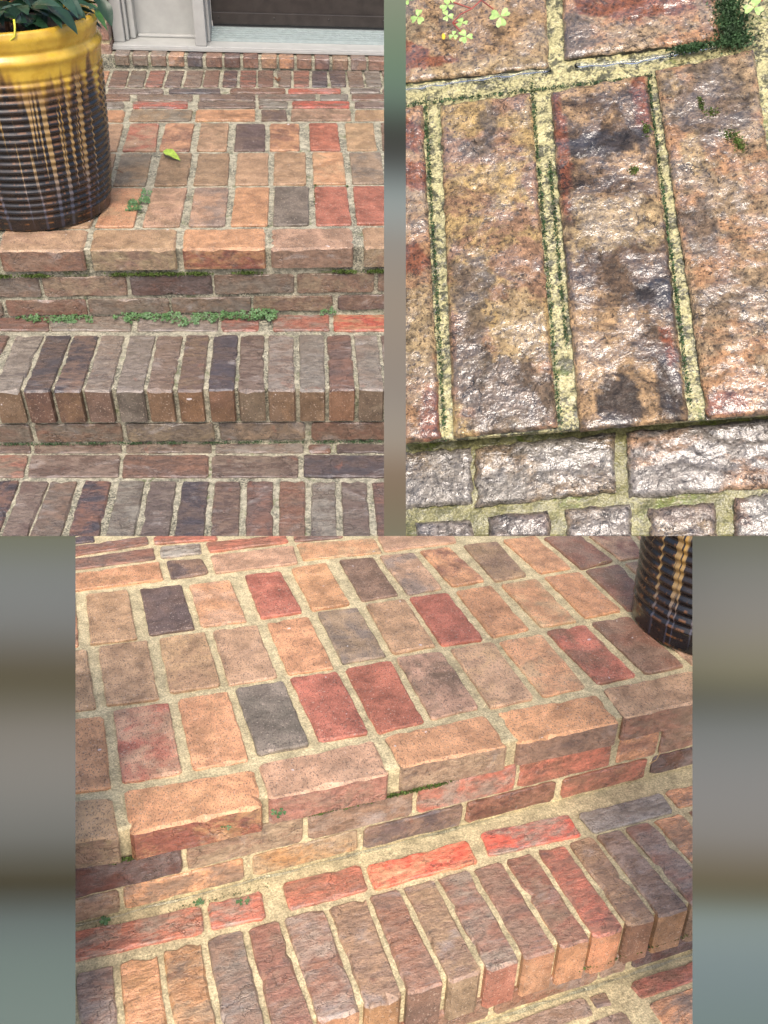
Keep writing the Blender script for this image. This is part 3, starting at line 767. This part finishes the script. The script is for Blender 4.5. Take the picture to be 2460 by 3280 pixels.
DR = empty('front_door', Matrix.Translation((.65, 1.74, BASE + .09)))
tag(DR, 'dark brown front door above the ridged metal threshold', 'door')
dbox = lambda name, x0, x1, y0, y1, z0, z1, mat, bev=.0015: box(name, (x0 - .65, x1 - .65, y0 - 1.74, y1 - 1.74, z0 - .09, z1 - .09), M[mat], DR, bev)
dbox('door_leaf', .200, 1.11, 1.737, 1.77, .1, H, 'door')
dbox('kick_strip', .203, 1.108, 1.727, 1.7365, .0925, .131, 'door')
dbox('seal', .203, 1.108, 1.730, 1.745, .0845, .092, 'rubber', 0)
for x in (.226, .432, .637, .843):
    bm = bmesh.new(); bmesh.ops.create_uvsphere(bm, u_segments=8, v_segments=5, radius=.0035)
    from_bm('screw_head', bm, M['door'], DR, (x - .65, 1.7265 - 1.74, .116 - .09), True)

WL = empty('brick_wall', Matrix.Translation((-.5, 1.6, BASE)))
tag(WL, 'brick house wall between the planter and the white door frame', 'wall')
bx_ = bmesh.new(); add_box(bx_, -.42, .346, -.062, .14, -.004, 1.3); from_bm('mortar', bx_, M['mortar_3'], WL)
zc = .006
for k in range(8):
    x = .350
    while x > -.40:
        w = .2 if not (k % 2 and x > .34) else .095
        c = rnd.choice(['mb', 'me', 'bm', 'ue'])
        pts = [(x - w, zc), (x, zc), (x, zc + .056), (x - w, zc + .056)]
        prism_brick('brick', pts, lambda u, v, w_: Vector((u, -.07 - w_, v)), .15, [M['rough']], WL, (tint(c[0]), tint(c[1])) * 2)
        x -= w + .012
    zc += .068

# ------------------------------------------------------------------ the big glazed pot and its plant
def pot_profile(h, radii, ribs_n, z0, z1, amp, rim):
    prof = []; n = 150
    def rad(z):
        for (za, ra), (zb, rb) in zip(radii, radii[1:]):
            if za <= z <= zb: return ra + (rb - ra) * (z - za) / (zb - za)
        return radii[-1][1]
    prof.append((rad(0) - .012, 0.0)); prof.append((rad(0) - .003, .001))
    for i in range(n + 1):
        z = .004 + (h - .004) * i / n
        r = rad(z)
        if z0 < z < z1: r += amp * math.sin(2 * math.pi * (z - z0) / (z1 - z0) * ribs_n)
        if rim:
            r += .006 * math.exp(-((z - h * .868) / .010) ** 2) - .004 * math.exp(-((z - h * .905) / .006) ** 2) + .004 * math.exp(-((z - h * .97) / .012) ** 2)
        prof.append((r, z))
    r = prof[-1][0]
    prof += [(r - .004, h + .003), (r - .012, h + .002), (r - .016, h - .01), (r - .018, h * .8)]
    return prof
POT = empty('flower_pot', POSE_1 @ Matrix.Translation((-.160, .275, .0005)))
tag(POT, 'tall ribbed dark glazed pot with dripping yellow rim, holding a leafy shrub', 'flower pot')
lathe('pot_body', pot_profile(.438, [(0, .1775), (.1, .191), (.2, .199), (.3, .206), (.36, .2105), (.45, .2085)], 19, .028, .345, .0024, True), glaze_mat(.335, .44, 2 * math.pi * 19 / .317), POT)
bm = bmesh.new(); bmesh.ops.create_circle(bm, cap_ends=True, segments=48, radius=.189)
from_bm('soil', bm, M['soil'], POT, (0, 0, .405))

PL = empty('leafy_shrub', POSE_1 @ Matrix.Translation((-.160, .275, .405)))
tag(PL, 'evergreen shrub with large glossy dark leaves growing in the yellow-rimmed pot', 'plant')
LEAVES = [((-0.0225, 0.155, 0.479), (0.0449, 0.105, 0.4503), 0.044), ((-0.0457, 0.205, 0.4601), (-0.0446, 0.155, 0.4177 + .008), 0.03), ((-0.0984, 0.205, 0.452), (-0.0559, 0.145, 0.4328), 0.032), ((-0.0181, 0.155, 0.4691), (0.0109, 0.105, 0.456), 0.026), ((0.0043, 0.205, 0.4811), (0.0437, 0.185, 0.4587), 0.034), ((0.0288, 0.335, 0.4362 + .01), (0.0777, 0.245, 0.4285), 0.02), ((0.0738, 0.235, 0.4786), (0.0992, 0.205, 0.4349), 0.033), ((-0.1464, 0.155, 0.445), (-0.0769, 0.135, 0.495), 0.032), ((-0.1477, 0.165, 0.44), (-0.0619, 0.135, 0.4541), 0.036), ((-0.0564, 0.155, 0.4764), (0.0099, 0.105, 0.5), 0.034), ((0.0164, 0.285, 0.435), (0.063, 0.275, 0.416), 0.02), ((-0.1611, 0.185, 0.45), (-0.0952, 0.145, 0.4647), 0.028), ((0.0207, 0.235, 0.4541), (0.039, 0.205, 0.4353), 0.024), ((-0.0901, 0.205, 0.4817), (-0.0622, 0.185, 0.4717), 0.022), ((-0.0215, 0.255, 0.4794), (0.0371, 0.145, 0.4796), 0.03), ((-0.1451, 0.155, 0.473), (-0.1027, 0.105, 0.4702), 0.03), ((0.0467, 0.285, 0.4752), (0.0637, 0.285, 0.4539), 0.022)]
greens = [(.012, .040, .016), (.016, .048, .020), (.020, .058, .028), (.014, .042, .024), (.024, .062, .036)]
off = Vector((-.160, .275, .405))
def add_leaf(p0, p1, w, g, tw):
    p0, p1 = Vector(p0) - off, Vector(p1) - off
    b_, lt = leaf_mesh((p1 - p0).length * 1.02, w)
    for f in b_.faces:
        for lp in f.loops: lp[lt] = (*g, 1)
    o = from_bm('leaf', b_, M['leaf'], PL); o.matrix_parent_inverse = Matrix.Identity(4)
    o.matrix_local = frame_from(p0, p1, tw)
for i, (p0, p1, w) in enumerate(LEAVES):
    add_leaf(p0, p1, w, (.05, .14, .03) if i in (5, 11) else greens[i % 5] if i not in (7, 8) else (.035, .085, .06), rnd.uniform(-.5, .5))
rr = random.Random(11)
for k in range(150):
    a = rr.uniform(0, 6.283); r = .165 * math.sqrt(rr.random()); lowk = k < 85
    zz = rr.uniform(.435, .49) if lowk else rr.uniform(.49, .72)
    p0 = Vector((-.16 + r * math.cos(a), .275 + r * math.sin(a), zz)); a2 = a + rr.uniform(-.8, .8)
    d = Vector((math.cos(a2), math.sin(a2), rr.uniform(-.25, .35) if lowk else rr.uniform(-.9, .5))).normalized()
    L = rr.uniform(.06, .088); p1 = p0 + d * L
    rad = math.hypot(p1.x + .16, p1.y - .275)
    if p1.z < .446 and rad > .175: continue
    if rad > .225 and p1.y < .2: continue
    add_leaf(p0, p1, L * .52, greens[rr.randrange(5)], rr.uniform(-.6, .6))
bm = bmesh.new()
for k in range(7):
    a = k * .9; add_tube(bm, [(.03 * math.cos(a), .03 * math.sin(a), 0), (.06 * math.cos(a), .06 * math.sin(a), .1), (.12 * math.cos(a), .12 * math.sin(a), .25)], [.006, .004, .002])
from_bm('stem', bm, M['dry'], PL)
bm = bmesh.new(); add_tube(bm, [Vector(p) - off for p in ((-0.1285, 0.1, 0.4357 + .006), (-0.0917, 0.075, 0.4275), (-0.0803, 0.075, 0.436), (-0.0777, 0.08, 0.4528), (-0.0792, 0.09, 0.4636))], [.002, .0022, .002, .0022, .0025], 7)
from_bm('shoot', bm, M['stem_yellow'], PL, smooth=True)

# ------------------------------------------------------------------ weeds and litter on the porch steps
def clover_patch(root_name, label, cat, pose_m, spots, n, size, mat, seed, stems=True, group=None):
    c0 = Vector(spots[0][0]); E = empty(root_name, pose_m @ Matrix.Translation(c0)); tag(E, label, cat, group)
    bm = bmesh.new(); bs = bmesh.new(); r = random.Random(seed)
    for k in range(n):
        c, rad = spots[r.randrange(len(spots))]
        p = Vector(c) - c0 + Vector((r.uniform(-1, 1) * rad[0], r.uniform(-1, 1) * rad[1], r.uniform(.1, 1) * rad[2]))
        clover_leaf(bm, p, size * r.uniform(.45, 1.3), (r.uniform(-.5, .5), r.uniform(-.9, .1), 1), r.uniform(0, 6.28), r)
        if k % 2 == 0: add_tube(bs, [p, p + Vector((r.uniform(-.004, .004), .006, -rad[2] * .7))], .0005, 3)
    o = from_bm('foliage', bm, mat, E); o['kind'] = 'stuff'
    if n > 1:
        o = from_bm('stem', bs, M['stem_red'], E); o['kind'] = 'stuff'
    else: bs.free()
    return E
clover_patch('clover_patch', 'short clover patch at left on the upper riser foot', 'clover', POSE_1,
             [((-.178 + .022 * k, .004 - .010 * (k % 2), -.180), (.018, .014, .010)) for k in range(8)], 110, .0060, M['clover'], 3)
clover_patch('clover_patch', 'long leafy clover patch along the foot of the upper riser', 'clover', POSE_1,
             [((.055 + .024 * k, .006 - .014 * (k % 3 == 1) - .02 * (k in (6, 7)), -.180), (.02, .015, .012)) for k in range(16)] + [((.36 + .02 * k, .0, -.178), (.02, .02, .018)) for k in range(4)], 330, .0062, M['clover'], 4)
clover_patch('clover_sprig', 'small clover sprig below the bright orange brick riser, right of the long patch', 'clover', POSE_1, [((.568, .018, -.180), (.018, .01, .016))], 16, .0055, M['clover'], 5)
clover_patch('clover_sprig', 'low creeping weed in the brick joint right beside the big pot', 'clover', POSE_1,
             [((.0813, .2561, .001), (.016, .03, .006)), ((.1026, .3115, .001), (.010, .035, .008))], 46, .0068, M['clover'], 6)
F_ = Vector((.1452, .60, .004))
b_, lt = leaf_mesh(.076, .026, .6, .04)
o = from_bm('fallen_leaf', b_, M['fallen']); o.matrix_world = POSE_1 @ frame_from((.1188, .6289, .010), (.1715, .5692, .006), .4)
tag(o, 'curled lime green leaf fallen on the landing bricks', 'leaf')
bm = bmesh.new(); r = random.Random(5)
for k in range(14): add_tube(bm, [(0, 0, .003), (r.uniform(-.014, .014), r.uniform(-.014, .014), r.uniform(.001, .014))], [.0022, .001], 4)
o = from_bm('dried_blossom', bm, M['dry']); o.matrix_world = POSE_1 @ Matrix.Translation((.4405, 1.3557, .0)); tag(o, 'withered brown blossom lying on the far brick row', 'blossom')
bm = bmesh.new(); add_tube(bm, [(-.0025, .5003, .003), (.01, .492, .004), (.0216, .4787, .003)], .0011, 5)
o = from_bm('twig', bm, M['dry']); o.matrix_world = POSE_1; tag(o, 'thin dark twig on grey brick beside the big pot', 'twig')

# ================================================================== 3: the steps seen at an angle
R3 = empty('brick_steps', POSE_3)
tag(R3, 'angled orange and red brick steps with pale sandy joints, small dark pot at right', 'brick steps')
f3 = lambda x: .0068 + .0093 * x
mort = M['mortar_3']
mortar_block('mortar', [(-.16, f3(-.16) + .012), (1.62, f3(1.62) + .012), (1.62, 1.06), (-.16, 1.06)], -.0060, -.30, mort, R3, cell=.010, clip=[SAW_BACK], root_mat=POSE_3)
mortar_block('mortar', [(-.30, -.2415), (1.35, -.2415), (1.35, .05), (-.30, .04)], -.1690, -.42, mort, R3, cell=.010, clip=[SAW_BACK], root_mat=POSE_3)
mortar_block('mortar', [(-.30, -.62), (1.35, -.62), (1.35, -.22), (-.30, -.22)], -.2915, -.42, mort, R3, cell=.012)
MUTE[0] = .08
flat_bricks([t for t in S3_TOP if t[3] in 'FL'], R3, POSE_3, 1.26, [SAW_BACK])
MUTE[0] = 0.0
flat_bricks([t for t in S3_TOP if t[3] not in 'FL'], R3, POSE_3, 1.32, [SAW_BACK])
face_bricks([t for t in S3_FACE if t[2] > -100], lambda x, y: f3(x) + .007, R3, POSE_3, 1.28)
face_bricks([t for t in S3_FACE if t[2] < -100], lambda x, y: -.2465, R3, POSE_3, 1.28)
low = []
for x0, x1, y0, y1, c in ((210, 425, -292, -262, 'bm'), (433, 655, -290, -262, 'mb'), (663, 690, -287, -262, 'bu'), (738, 950, -292, -262, 'er'), (958, 1160, -292, -262, 'mb'),
                          (300, 500, -390, -302, 'bm'), (512, 702, -388, -300, 'mb'), (745, 955, -390, -302, 'om'), (965, 1170, -390, -302, 'mr'),
                          (740, 800, -580, -402, 'um'), (812, 872, -580, -402, 'mb'), (884, 944, -580, -402, 'be'), (560, 720, -580, -402, 'mb')):
    low.append(([x0, y1, x1, y1, x1, y0, x0, y0], -288, c, 'W'))
flat_bricks(low, R3, POSE_3, 1.28)
# two extra rowlock bricks to the right end of the row
flat_bricks([([970 + 64 * k, -72, 1028 + 64 * k, -72, 1032 + 64 * k, -254, 974 + 64 * k, -254], -164, c, 'K') for k, c in enumerate(('meo', 'bgy', 'ueo'))], R3, POSE_3, 1.28)
fuzz('moss', [((x / 100, f3(x / 100) + .003, -.054), (.03, .003, .003)) for x in (0, 3, 6, 9, 12, 14, 30, 34, 38, 42, 46, 50)], M['moss'], R3, .0045, 1700)
fuzz('moss', [((x / 100, -.004, -.166), (.03, .005, .001)) for x in (-6, 8, 12, 15, 18)], M['moss_dark'], R3, .0022, 260)
fuzz('moss', [((x / 100, -.252, -.2335), (.04, .003, .002)) for x in (66, 70, 76, 82, 88)], M['moss'], R3, .003, 400)
bm = bmesh.new()
add_tube(bm, [(x / 100, f3(x / 100) + .0045 + .001 * math.sin(x * .7), -.1655 + .0006 * math.sin(x * .43)) for x in range(-14, 66, 2)], [.0016 + .0008 * math.sin(k * .8) for k in range(40)], 8)
o = from_bm('water_film', bm, M['water'], R3, smooth=True)
bm = bmesh.new()
add_tube(bm, [(x / 100, -.2505 + .001 * math.sin(x), -.2885) for x in range(30, 96, 2)], [.002 + .0010 * math.sin(k * 1.1) for k in range(33)], 8)
from_bm('water_film', bm, M['water'], R3, smooth=True)

POT3 = empty('flower_pot', POSE_3 @ Matrix.Translation((1.214, .247, .0005)))
tag(POT3, 'smaller dark brown ribbed glazed pot on the angled brick landing', 'flower pot')
lathe('pot_body', pot_profile(.36, [(0, .150), (.12, .152), (.36, .172)], 13, .042, .33, .0028, True), glaze_mat(None, .36, 2 * math.pi * 13 / .288), POT3)
bm = bmesh.new(); bmesh.ops.create_circle(bm, cap_ends=True, segments=48, radius=.150)
from_bm('soil', bm, M['soil'], POT3, (0, 0, .33))

def tiny_sprig(label, p, n, seed, sz=.0055):
    clover_patch('clover_sprig', label, 'clover', POSE_3, [(p, (.008, .006, .006))], n, sz, M['clover'], seed)
tiny_sprig('tiny clover sprig on the wide front joint of the upper step', (.2252, -.002, -.0235), 3, 21)
tiny_sprig('tiny weed on the reddish front face of the orange corner brick', (.1447, -.002, -.026), 2, 22, .004)
tiny_sprig('tiny clover in the mossy gap behind the pinkish tread bricks', (.0943, -.0036, -.163), 4, 23)
tiny_sprig('tiny clover on the short red tread brick', (.1646, -.0237, -.162), 4, 24)
tiny_sprig('tiny clover at the far left end of the wet tread joint', (-.0447, .0, -.163), 5, 25)
bm = bmesh.new(); add_tube(bm, [(1.1223, .5199, .003), (1.14, .529, .005), (1.1592, .5351, .003)], .0009, 4)
o = from_bm('pine_needle', bm, M['straw']); o.matrix_world = POSE_3; tag(o, 'straw-coloured needle on the joint near the small pot', 'needle')
bm = bmesh.new(); add_tube(bm, [(.9281, .005, -.1118), (.938, .0, -.100), (.948, .005, -.089)], .0008, 4)
o = from_bm('pine_needle', bm, M['straw']); o.matrix_world = POSE_3; tag(o, 'straw-coloured needle stuck on the riser at right', 'needle')

# ================================================================== 2: the wet slab seen close
R2 = empty('wet_brick_slab', POSE_2)
tag(R2, 'close patch of soaked brick edge with mossy yellow joints and shining water', 'brick edge')

def macro_brick(pts, z, depth, cols, parent, clip, amp=.0008, cell=.0022, edge=.0010, under=.75, mat='macro', patches=()):
    """dense brick top: pitted, ridged, chipped at the arris"""
    (ax, ay), (bx, by), (cx, cy), (dx, dy) = pts           # back-left, back-right, front-right, front-left
    cen = Vector(((ax + bx + cx + dx) / 4, (ay + by + cy + dy) / 4, z))
    W = math.hypot(bx - ax, by - ay); L = math.hypot(dx - ax, dy - ay)
    nx, ny = max(6, int(W / cell)), max(6, int(L / cell)); so = rnd.uniform(0, 50)
    bm = bmesh.new(); g = []
    for j in range(ny + 1):
        t = j / ny; row = []
        for i in range(nx + 1):
            s = i / nx
            x = (ax * (1 - s) + bx * s) * (1 - t) + (dx * (1 - s) + cx * s) * t
            y = (ay * (1 - s) + by * s) * (1 - t) + (dy * (1 - s) + cy * s) * t
            p = Vector((x * 60 + so, y * 60, z * 10))
            wv = noise.noise_vector(p * .8) * .5
            h = amp * (noise.fractal(p + wv, .9, 2.1, 5) * .8)
            rid = abs(noise.noise(Vector((x * 26, y * 70, so)) + wv * 2))
            h -= amp * 1.3 * max(0, .10 - rid) / .10
            e = min(s * W, (1 - s) * W, t * L, (1 - t) * L)
            h -= max(0, .0028 - e) ** 2 * 230 * (1 + .8 * noise.noise(p * 2.5))
            jx = edge * noise.noise(Vector((x * 160, y * 160, so + 9))); jy = edge * noise.noise(Vector((x * 160, y * 160, so + 19)))
            k = 1.0 if e < cell * .6 else .3
            row.append(bm.verts.new(Vector((x + jx * k, y + jy * k, z + h)) - cen))
        g.append(row)
    lt = bm.loops.layers.float_color.new('tint'); lb = bm.loops.layers.float_color.new('tint_b')
    for j in range(ny):
        for i in range(nx):
            bm.faces.new((g[j][i], g[j + 1][i], g[j + 1][i + 1], g[j][i + 1])).smooth = True
    rim = g[0][:] + [g[j][nx] for j in range(1, ny + 1)] + g[ny][nx - 1::-1] + [g[j][0] for j in range(ny - 1, 0, -1)]
    lowv = [bm.verts.new((v.co.x, v.co.y + under * depth * max(0, 1 - (v.co.y + cen.y) / .02), -depth)) for v in rim]; k = len(rim)
    for i in range(k): bm.faces.new((rim[i], rim[(i + 1) % k], lowv[(i + 1) % k], lowv[i]))
    bm.faces.new(lowv)
    uv = {}
    for j in range(ny + 1):
        for i in range(nx + 1): uv[g[j][i]] = (i / nx, j / ny)
    def pigment(v, base):
        if v not in uv: return base
        u_, t_ = uv[v]; w_ = noise.noise_vector(Vector((v.co.x * 90 + so, v.co.y * 90, 4))) * .9 + noise.noise_vector(Vector((v.co.x * 300 + so, v.co.y * 300, 7))) * .5
        for pu, pt, ru, rt, pc in patches:
            d = math.hypot((u_ - pu) / ru + w_.x * .6, (t_ - pt) / rt + w_.y * .6)
            k_ = max(0.0, min(1.0, (1.08 - d) / .10)) * .85
            base = tuple(b_ * (1 - k_) + p_ * k_ for b_, p_ in zip(base, pc))
        return base
    for f in bm.faces:
        side = f.calc_center_median().z < -.0035
        for lp in f.loops:
            lp[lt] = (.06, .065, .025, 1) if side else (*pigment(lp.vert, cols[0]), 1); lp[lb] = (.05, .045, .02, 1) if side else (*pigment(lp.vert, cols[1]), 1)
    bmesh.ops.recalc_face_normals(bm, faces=bm.faces[:])
    clip_bm(bm, POSE_2 @ Matrix.Translation(cen), clip)
    return from_bm('brick', bm, M[mat], parent, cen)
CL2 = [SAW_LOW, SAW_LEFT]
# firing marks and flakes on the close bricks: across, along, half width, half length, colour
RED, COAL, DUN, SAND = (.42, .12, .05), (.04, .038, .045), (.27, .20, .13), (.75, .54, .27)
PATCHES = {0: ((.30, .70, .10, .10, RED), (.16, .42, .06, .06, RED), (.36, .84, .16, .06, RED), (.7, .92, .3, .07, SAND)),
           1: ((.5, .3, .4, .25, RED), (.06, .75, .14, .3, DUN)),
           2: ((.8, .10, .2, .06, RED), (.8, .24, .2, .05, RED), (.7, .48, .3, .05, RED), (.9, .95, .16, .07, RED), (.7, .7, .3, .12, SAND)),
           3: ((.52, .10, .10, .09, DUN), (.35, .17, .16, .03, DUN), (.25, .60, .22, .10, DUN), (.2, .80, .18, .12, DUN), (.7, .72, .25, .10, SAND), (.6, .92, .4, .10, DUN)),
           4: ((.45, .20, .38, .045, COAL), (.90, .20, .07, .07, COAL), (.06, .18, .07, .20, RED), (.90, .08, .08, .09, RED), (.40, .93, .20, .07, COAL), (.86, .90, .12, .09, COAL), (.85, .66, .2, .04, COAL), (.90, .80, .06, .06, RED), (.5, .45, .5, .08, SAND)),
           5: ((.12, .06, .10, .05, SAND), (.25, .28, .12, .06, SAND), (.20, .50, .18, .07, DUN), (.2, .97, .2, .03, RED), (.5, .15, .4, .12, DUN))}
for bi, (c, z, code, st) in enumerate(S2_TOP):
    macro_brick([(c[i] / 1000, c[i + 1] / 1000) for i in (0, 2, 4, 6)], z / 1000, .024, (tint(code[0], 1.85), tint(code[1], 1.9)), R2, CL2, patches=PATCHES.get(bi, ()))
for c, z, code, st in S2_LOW:
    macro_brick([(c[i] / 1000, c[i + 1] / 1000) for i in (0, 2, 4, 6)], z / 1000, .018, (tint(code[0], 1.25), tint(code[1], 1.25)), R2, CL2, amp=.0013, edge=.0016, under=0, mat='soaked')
mortar_block('mortar', [(-.05, .002), (.26, .002), (.26, .36), (-.05, .36)], -.0036, -.0060, M['mortar_2'], R2, cell=.0022, amp=.0012, clip=CL2, root_mat=POSE_2, freq=260)
mortar_block('mortar', [(-.08, -.08), (.26, -.08), (.26, .12), (-.08, .12)], -.0172, -.05, M['mortar_low'], R2, cell=.0028, amp=.0016, clip=CL2, root_mat=POSE_2, freq=160)
mortar_block('mortar', [(-.05, .030), (.26, .030), (.26, .355), (-.05, .355)], -.0066, -.026, M['mortar_2'], R2, cell=.02, amp=.0002, clip=CL2, root_mat=POSE_2)
fuzz('moss', [((.1861, .2734, 0), (.010, .014, .001)), ((.1857, .259, 0), (.011, .012, .001)), ((.1855, .2467, 0), (.012, .007, .001)), ((.160, .2455, 0), (.012, .003, .001))], M['moss_dark'], R2, .0019, 3600)
fuzz('moss', [((.1607, .2036, 0), (.0016, .006, .0004)), ((.1659, .1956, 0), (.005, .004, .0004)), ((.1735, .1793, 0), (.004, .005, .0004)), ((.177, .174, 0), (.003, .006, .0004)), ((.179, .1698, 0), (.003, .007, .0004)), ((.1181, .1623, 0), (.003, .0026, .0004)), ((.1279, .1905, 0), (.003, .006, .0004))], M['moss'], R2, .0012, 900)
def along(a, b, n, w): return [((a[0] + (b[0] - a[0]) * k / n, a[1] + (b[1] - a[1]) * k / n, -.0028), (w, (b[1] - a[1]) / n * .8 or w, .0006)) for k in range(n + 1)]
fuzz('algae', along((-.0040, .232), (.0008, .012), 14, .0012) + along((.0635, .232), (.0640, .010), 14, .0014) + along((.0705, .17), (.0710, .06), 8, .0012) + along((.1335, .225), (.1330, .02), 14, .0010), M['moss_dark'], R2, .0013, 3800)
fuzz('algae', [((-.02 + .0125 * k, .2365 - .0004 * k, -.0028), (.009, .0016, .0006)) for k in range(17)], M['moss_dark'], R2, .0013, 1100)
def water_bead(pts, rad):
    bm = bmesh.new(); add_tube(bm, pts, [rad * (1 + .35 * math.sin(k * 1.9)) for k in range(len(pts))], 8)
    for v in bm.verts: v.co.z = -.0012 + (v.co.z + .0012) * .55
    from_bm('water_film', bm, M['water'], R2, smooth=True)
def dense(pts, n=8):
    out = []
    for a, b in zip(pts, pts[1:]):
        for k in range(n): out.append(Vector(a).lerp(Vector(b), k / n) + Vector((0, .0005 * math.sin(len(out) * 1.3), 0)))
    return out + [Vector(pts[-1])]
water_bead(dense(((-.0204, .2477, -.0012), (.0072, .2476, -.0012), (.042, .247, -.0012), (.076, .2459, -.0012))), .0012)
water_bead(dense(((.0905, .2461, -.0012), (.127, .2429, -.0012), (.156, .2449, -.0012), (.176, .2456, -.0012))), .0015)

CP = empty('clover_plant', POSE_2 @ Matrix.Translation((.0353, .3044, .002)))
tag(CP, 'creeping clover with pale round leaflets and thin red stems on wet brick', 'clover')
o0 = Vector((.0353, .3044, .002)); r = random.Random(31)
for p, sz in (((-.0058, .2943, .009), .0056), ((.0138, .300, .009), .0048), ((.0131, .2925, .008), .0042), ((.0226, .285, .008), .0040), ((.0245, .2722, .009), .0052), ((.0165, .2767, .007), .0030), ((.0469, .2831, .010), .0068), ((.0156, .3062, .009), .0046), ((-.0118, .311, .008), .0044)):
    bm = bmesh.new(); clover_leaf(bm, (0, 0, 0), sz, (r.uniform(-.25, .25), r.uniform(-.4, .1), 1), r.uniform(0, 6.28), r)
    from_bm('leaf', bm, M['clover_pale'], CP, Vector(p) - o0)
for pts in (((.0356, .3105, .004), (.0353, .3044, .005), (.0291, .2975, .006), (.0211, .2941, .006), (.0162, .288, .006)), ((.0353, .3044, .005), (.0423, .2938, .007), (.0469, .2831, .0095)), ((.0291, .2975, .006), (.0152, .3045, .008)), ((.0162, .288, .006), (.0226, .285, .0075)), ((.0162, .288, .006), (.0245, .2722, .0085)), ((-.004, .304, .006), (-.0058, .2943, .0085))):
    bm = bmesh.new(); add_tube(bm, [Vector(p) - o0 for p in pts], .00045, 5); from_bm('stem', bm, M['stem_red'], CP, smooth=True)
bm = bmesh.new(); bmesh.ops.create_uvsphere(bm, u_segments=8, v_segments=6, radius=.0018); bmesh.ops.scale(bm, vec=(.7, 1.5, .5), verts=bm.verts)
from_bm('yellow_leaf', bm, M['yellow_leaf'], CP, Vector((.0099, .2802, .004)) - o0, True)
E2 = empty('clover_plant', POSE_2 @ Matrix.Translation((.1971, .2614, .004)))
tag(E2, 'single pale clover leaf on the pale mortar in the upper right corner', 'clover')
bm = bmesh.new(); clover_leaf(bm, (0, 0, .004), .0062, (0, -.2, 1), .4, r); from_bm('leaf', bm, M['clover_pale'], E2)
bm = bmesh.new(); add_tube(bm, [(0, 0, .004), (.003, .006, .001), (.008, .012, -.003)], .0005, 5); from_bm('stem', bm, M['stem_red'], E2)

# ================================================================== the soft printed boards between and beside the brick pieces
TILT = Matrix(((0.99537, 0.02515, -0.09278), (-0.08619, 0.6609, -0.74551), (0.04257, 0.75005, 0.66001)))   # the boards lean back
def board(label, foot, w, h, stops, thick=.012):
    """leaning board: foot is its lower left corner, colours are given from the foot (0) to the top (1)"""
    bm = bmesh.new()
    f = [bm.verts.new(p) for p in ((0, 0, 0), (w, 0, 0), (w, h, 0), (0, h, 0))]
    c = thick * .9                                          # back edges chamfered away
    b = [bm.verts.new(p) for p in ((c, c, -thick), (w - c, c, -thick), (w - c, h - c, -thick), (c, h - c, -thick))]
    if w < 3 * c:
        for v, x in zip(b, (.3, .7, .7, .3)): v.co.x = w * x
    bm.faces.new(f); bm.faces.new(b[::-1])
    for i in range(4): bm.faces.new((f[(i + 1) % 4], f[i], b[i], b[(i + 1) % 4]))
    o = from_bm('backdrop_panel', bm, panel_mat('soft_print', stops, h))
    o.matrix_world = Matrix.Translation(Vector(foot) + Vector((0, 0, BASE))) @ TILT.to_4x4()
    return tag(o, label, 'panel')
board('narrow blurred green and grey board between the two upper brick views', (0.52514, -1.71065, 0.65778), 0.01044, 0.26499,
      [(0.966, (128, 138, 118)), (0.865, (104, 128, 104)), (0.797, (100, 122, 108)), (0.741, (58, 60, 55)), (0.674, (60, 62, 58)), (0.606, (146, 160, 158)), (0.527, (134, 130, 122)), (0.403, (146, 136, 120)), (0.263, (132, 126, 118)), (0.167, (152, 146, 132)), (0.105, (122, 102, 82)), (0.01, (118, 116, 96))])
board('wide blurred grey board left of the angled brick steps', (0.02175, -1.66405, -0.12549), 0.21602, 0.55572,
      [(0.998, (106, 110, 92)), (0.934, (118, 124, 122)), (0.84, (118, 122, 120)), (0.763, (86, 80, 62)), (0.705, (86, 84, 66)), (0.634, (122, 120, 112)), (0.54, (126, 126, 120)), (0.435, (106, 110, 106)), (0.364, (70, 66, 48)), (0.329, (62, 60, 46)), (0.27, (98, 110, 108)), (0.188, (106, 122, 116)), (0.082, (112, 128, 122))])
board('wide blurred grey board right of the angled brick steps', (0.87858, -1.73824, -0.08885), 0.21602, 0.55572,
      [(0.998, (106, 108, 92)), (0.934, (122, 126, 120)), (0.84, (134, 132, 126)), (0.757, (126, 124, 100)), (0.699, (84, 86, 74)), (0.634, (116, 122, 120)), (0.54, (128, 130, 128)), (0.435, (128, 128, 124)), (0.364, (100, 92, 70)), (0.317, (92, 92, 74)), (0.27, (126, 142, 138)), (0.188, (116, 132, 134)), (0.082, (108, 126, 124))])
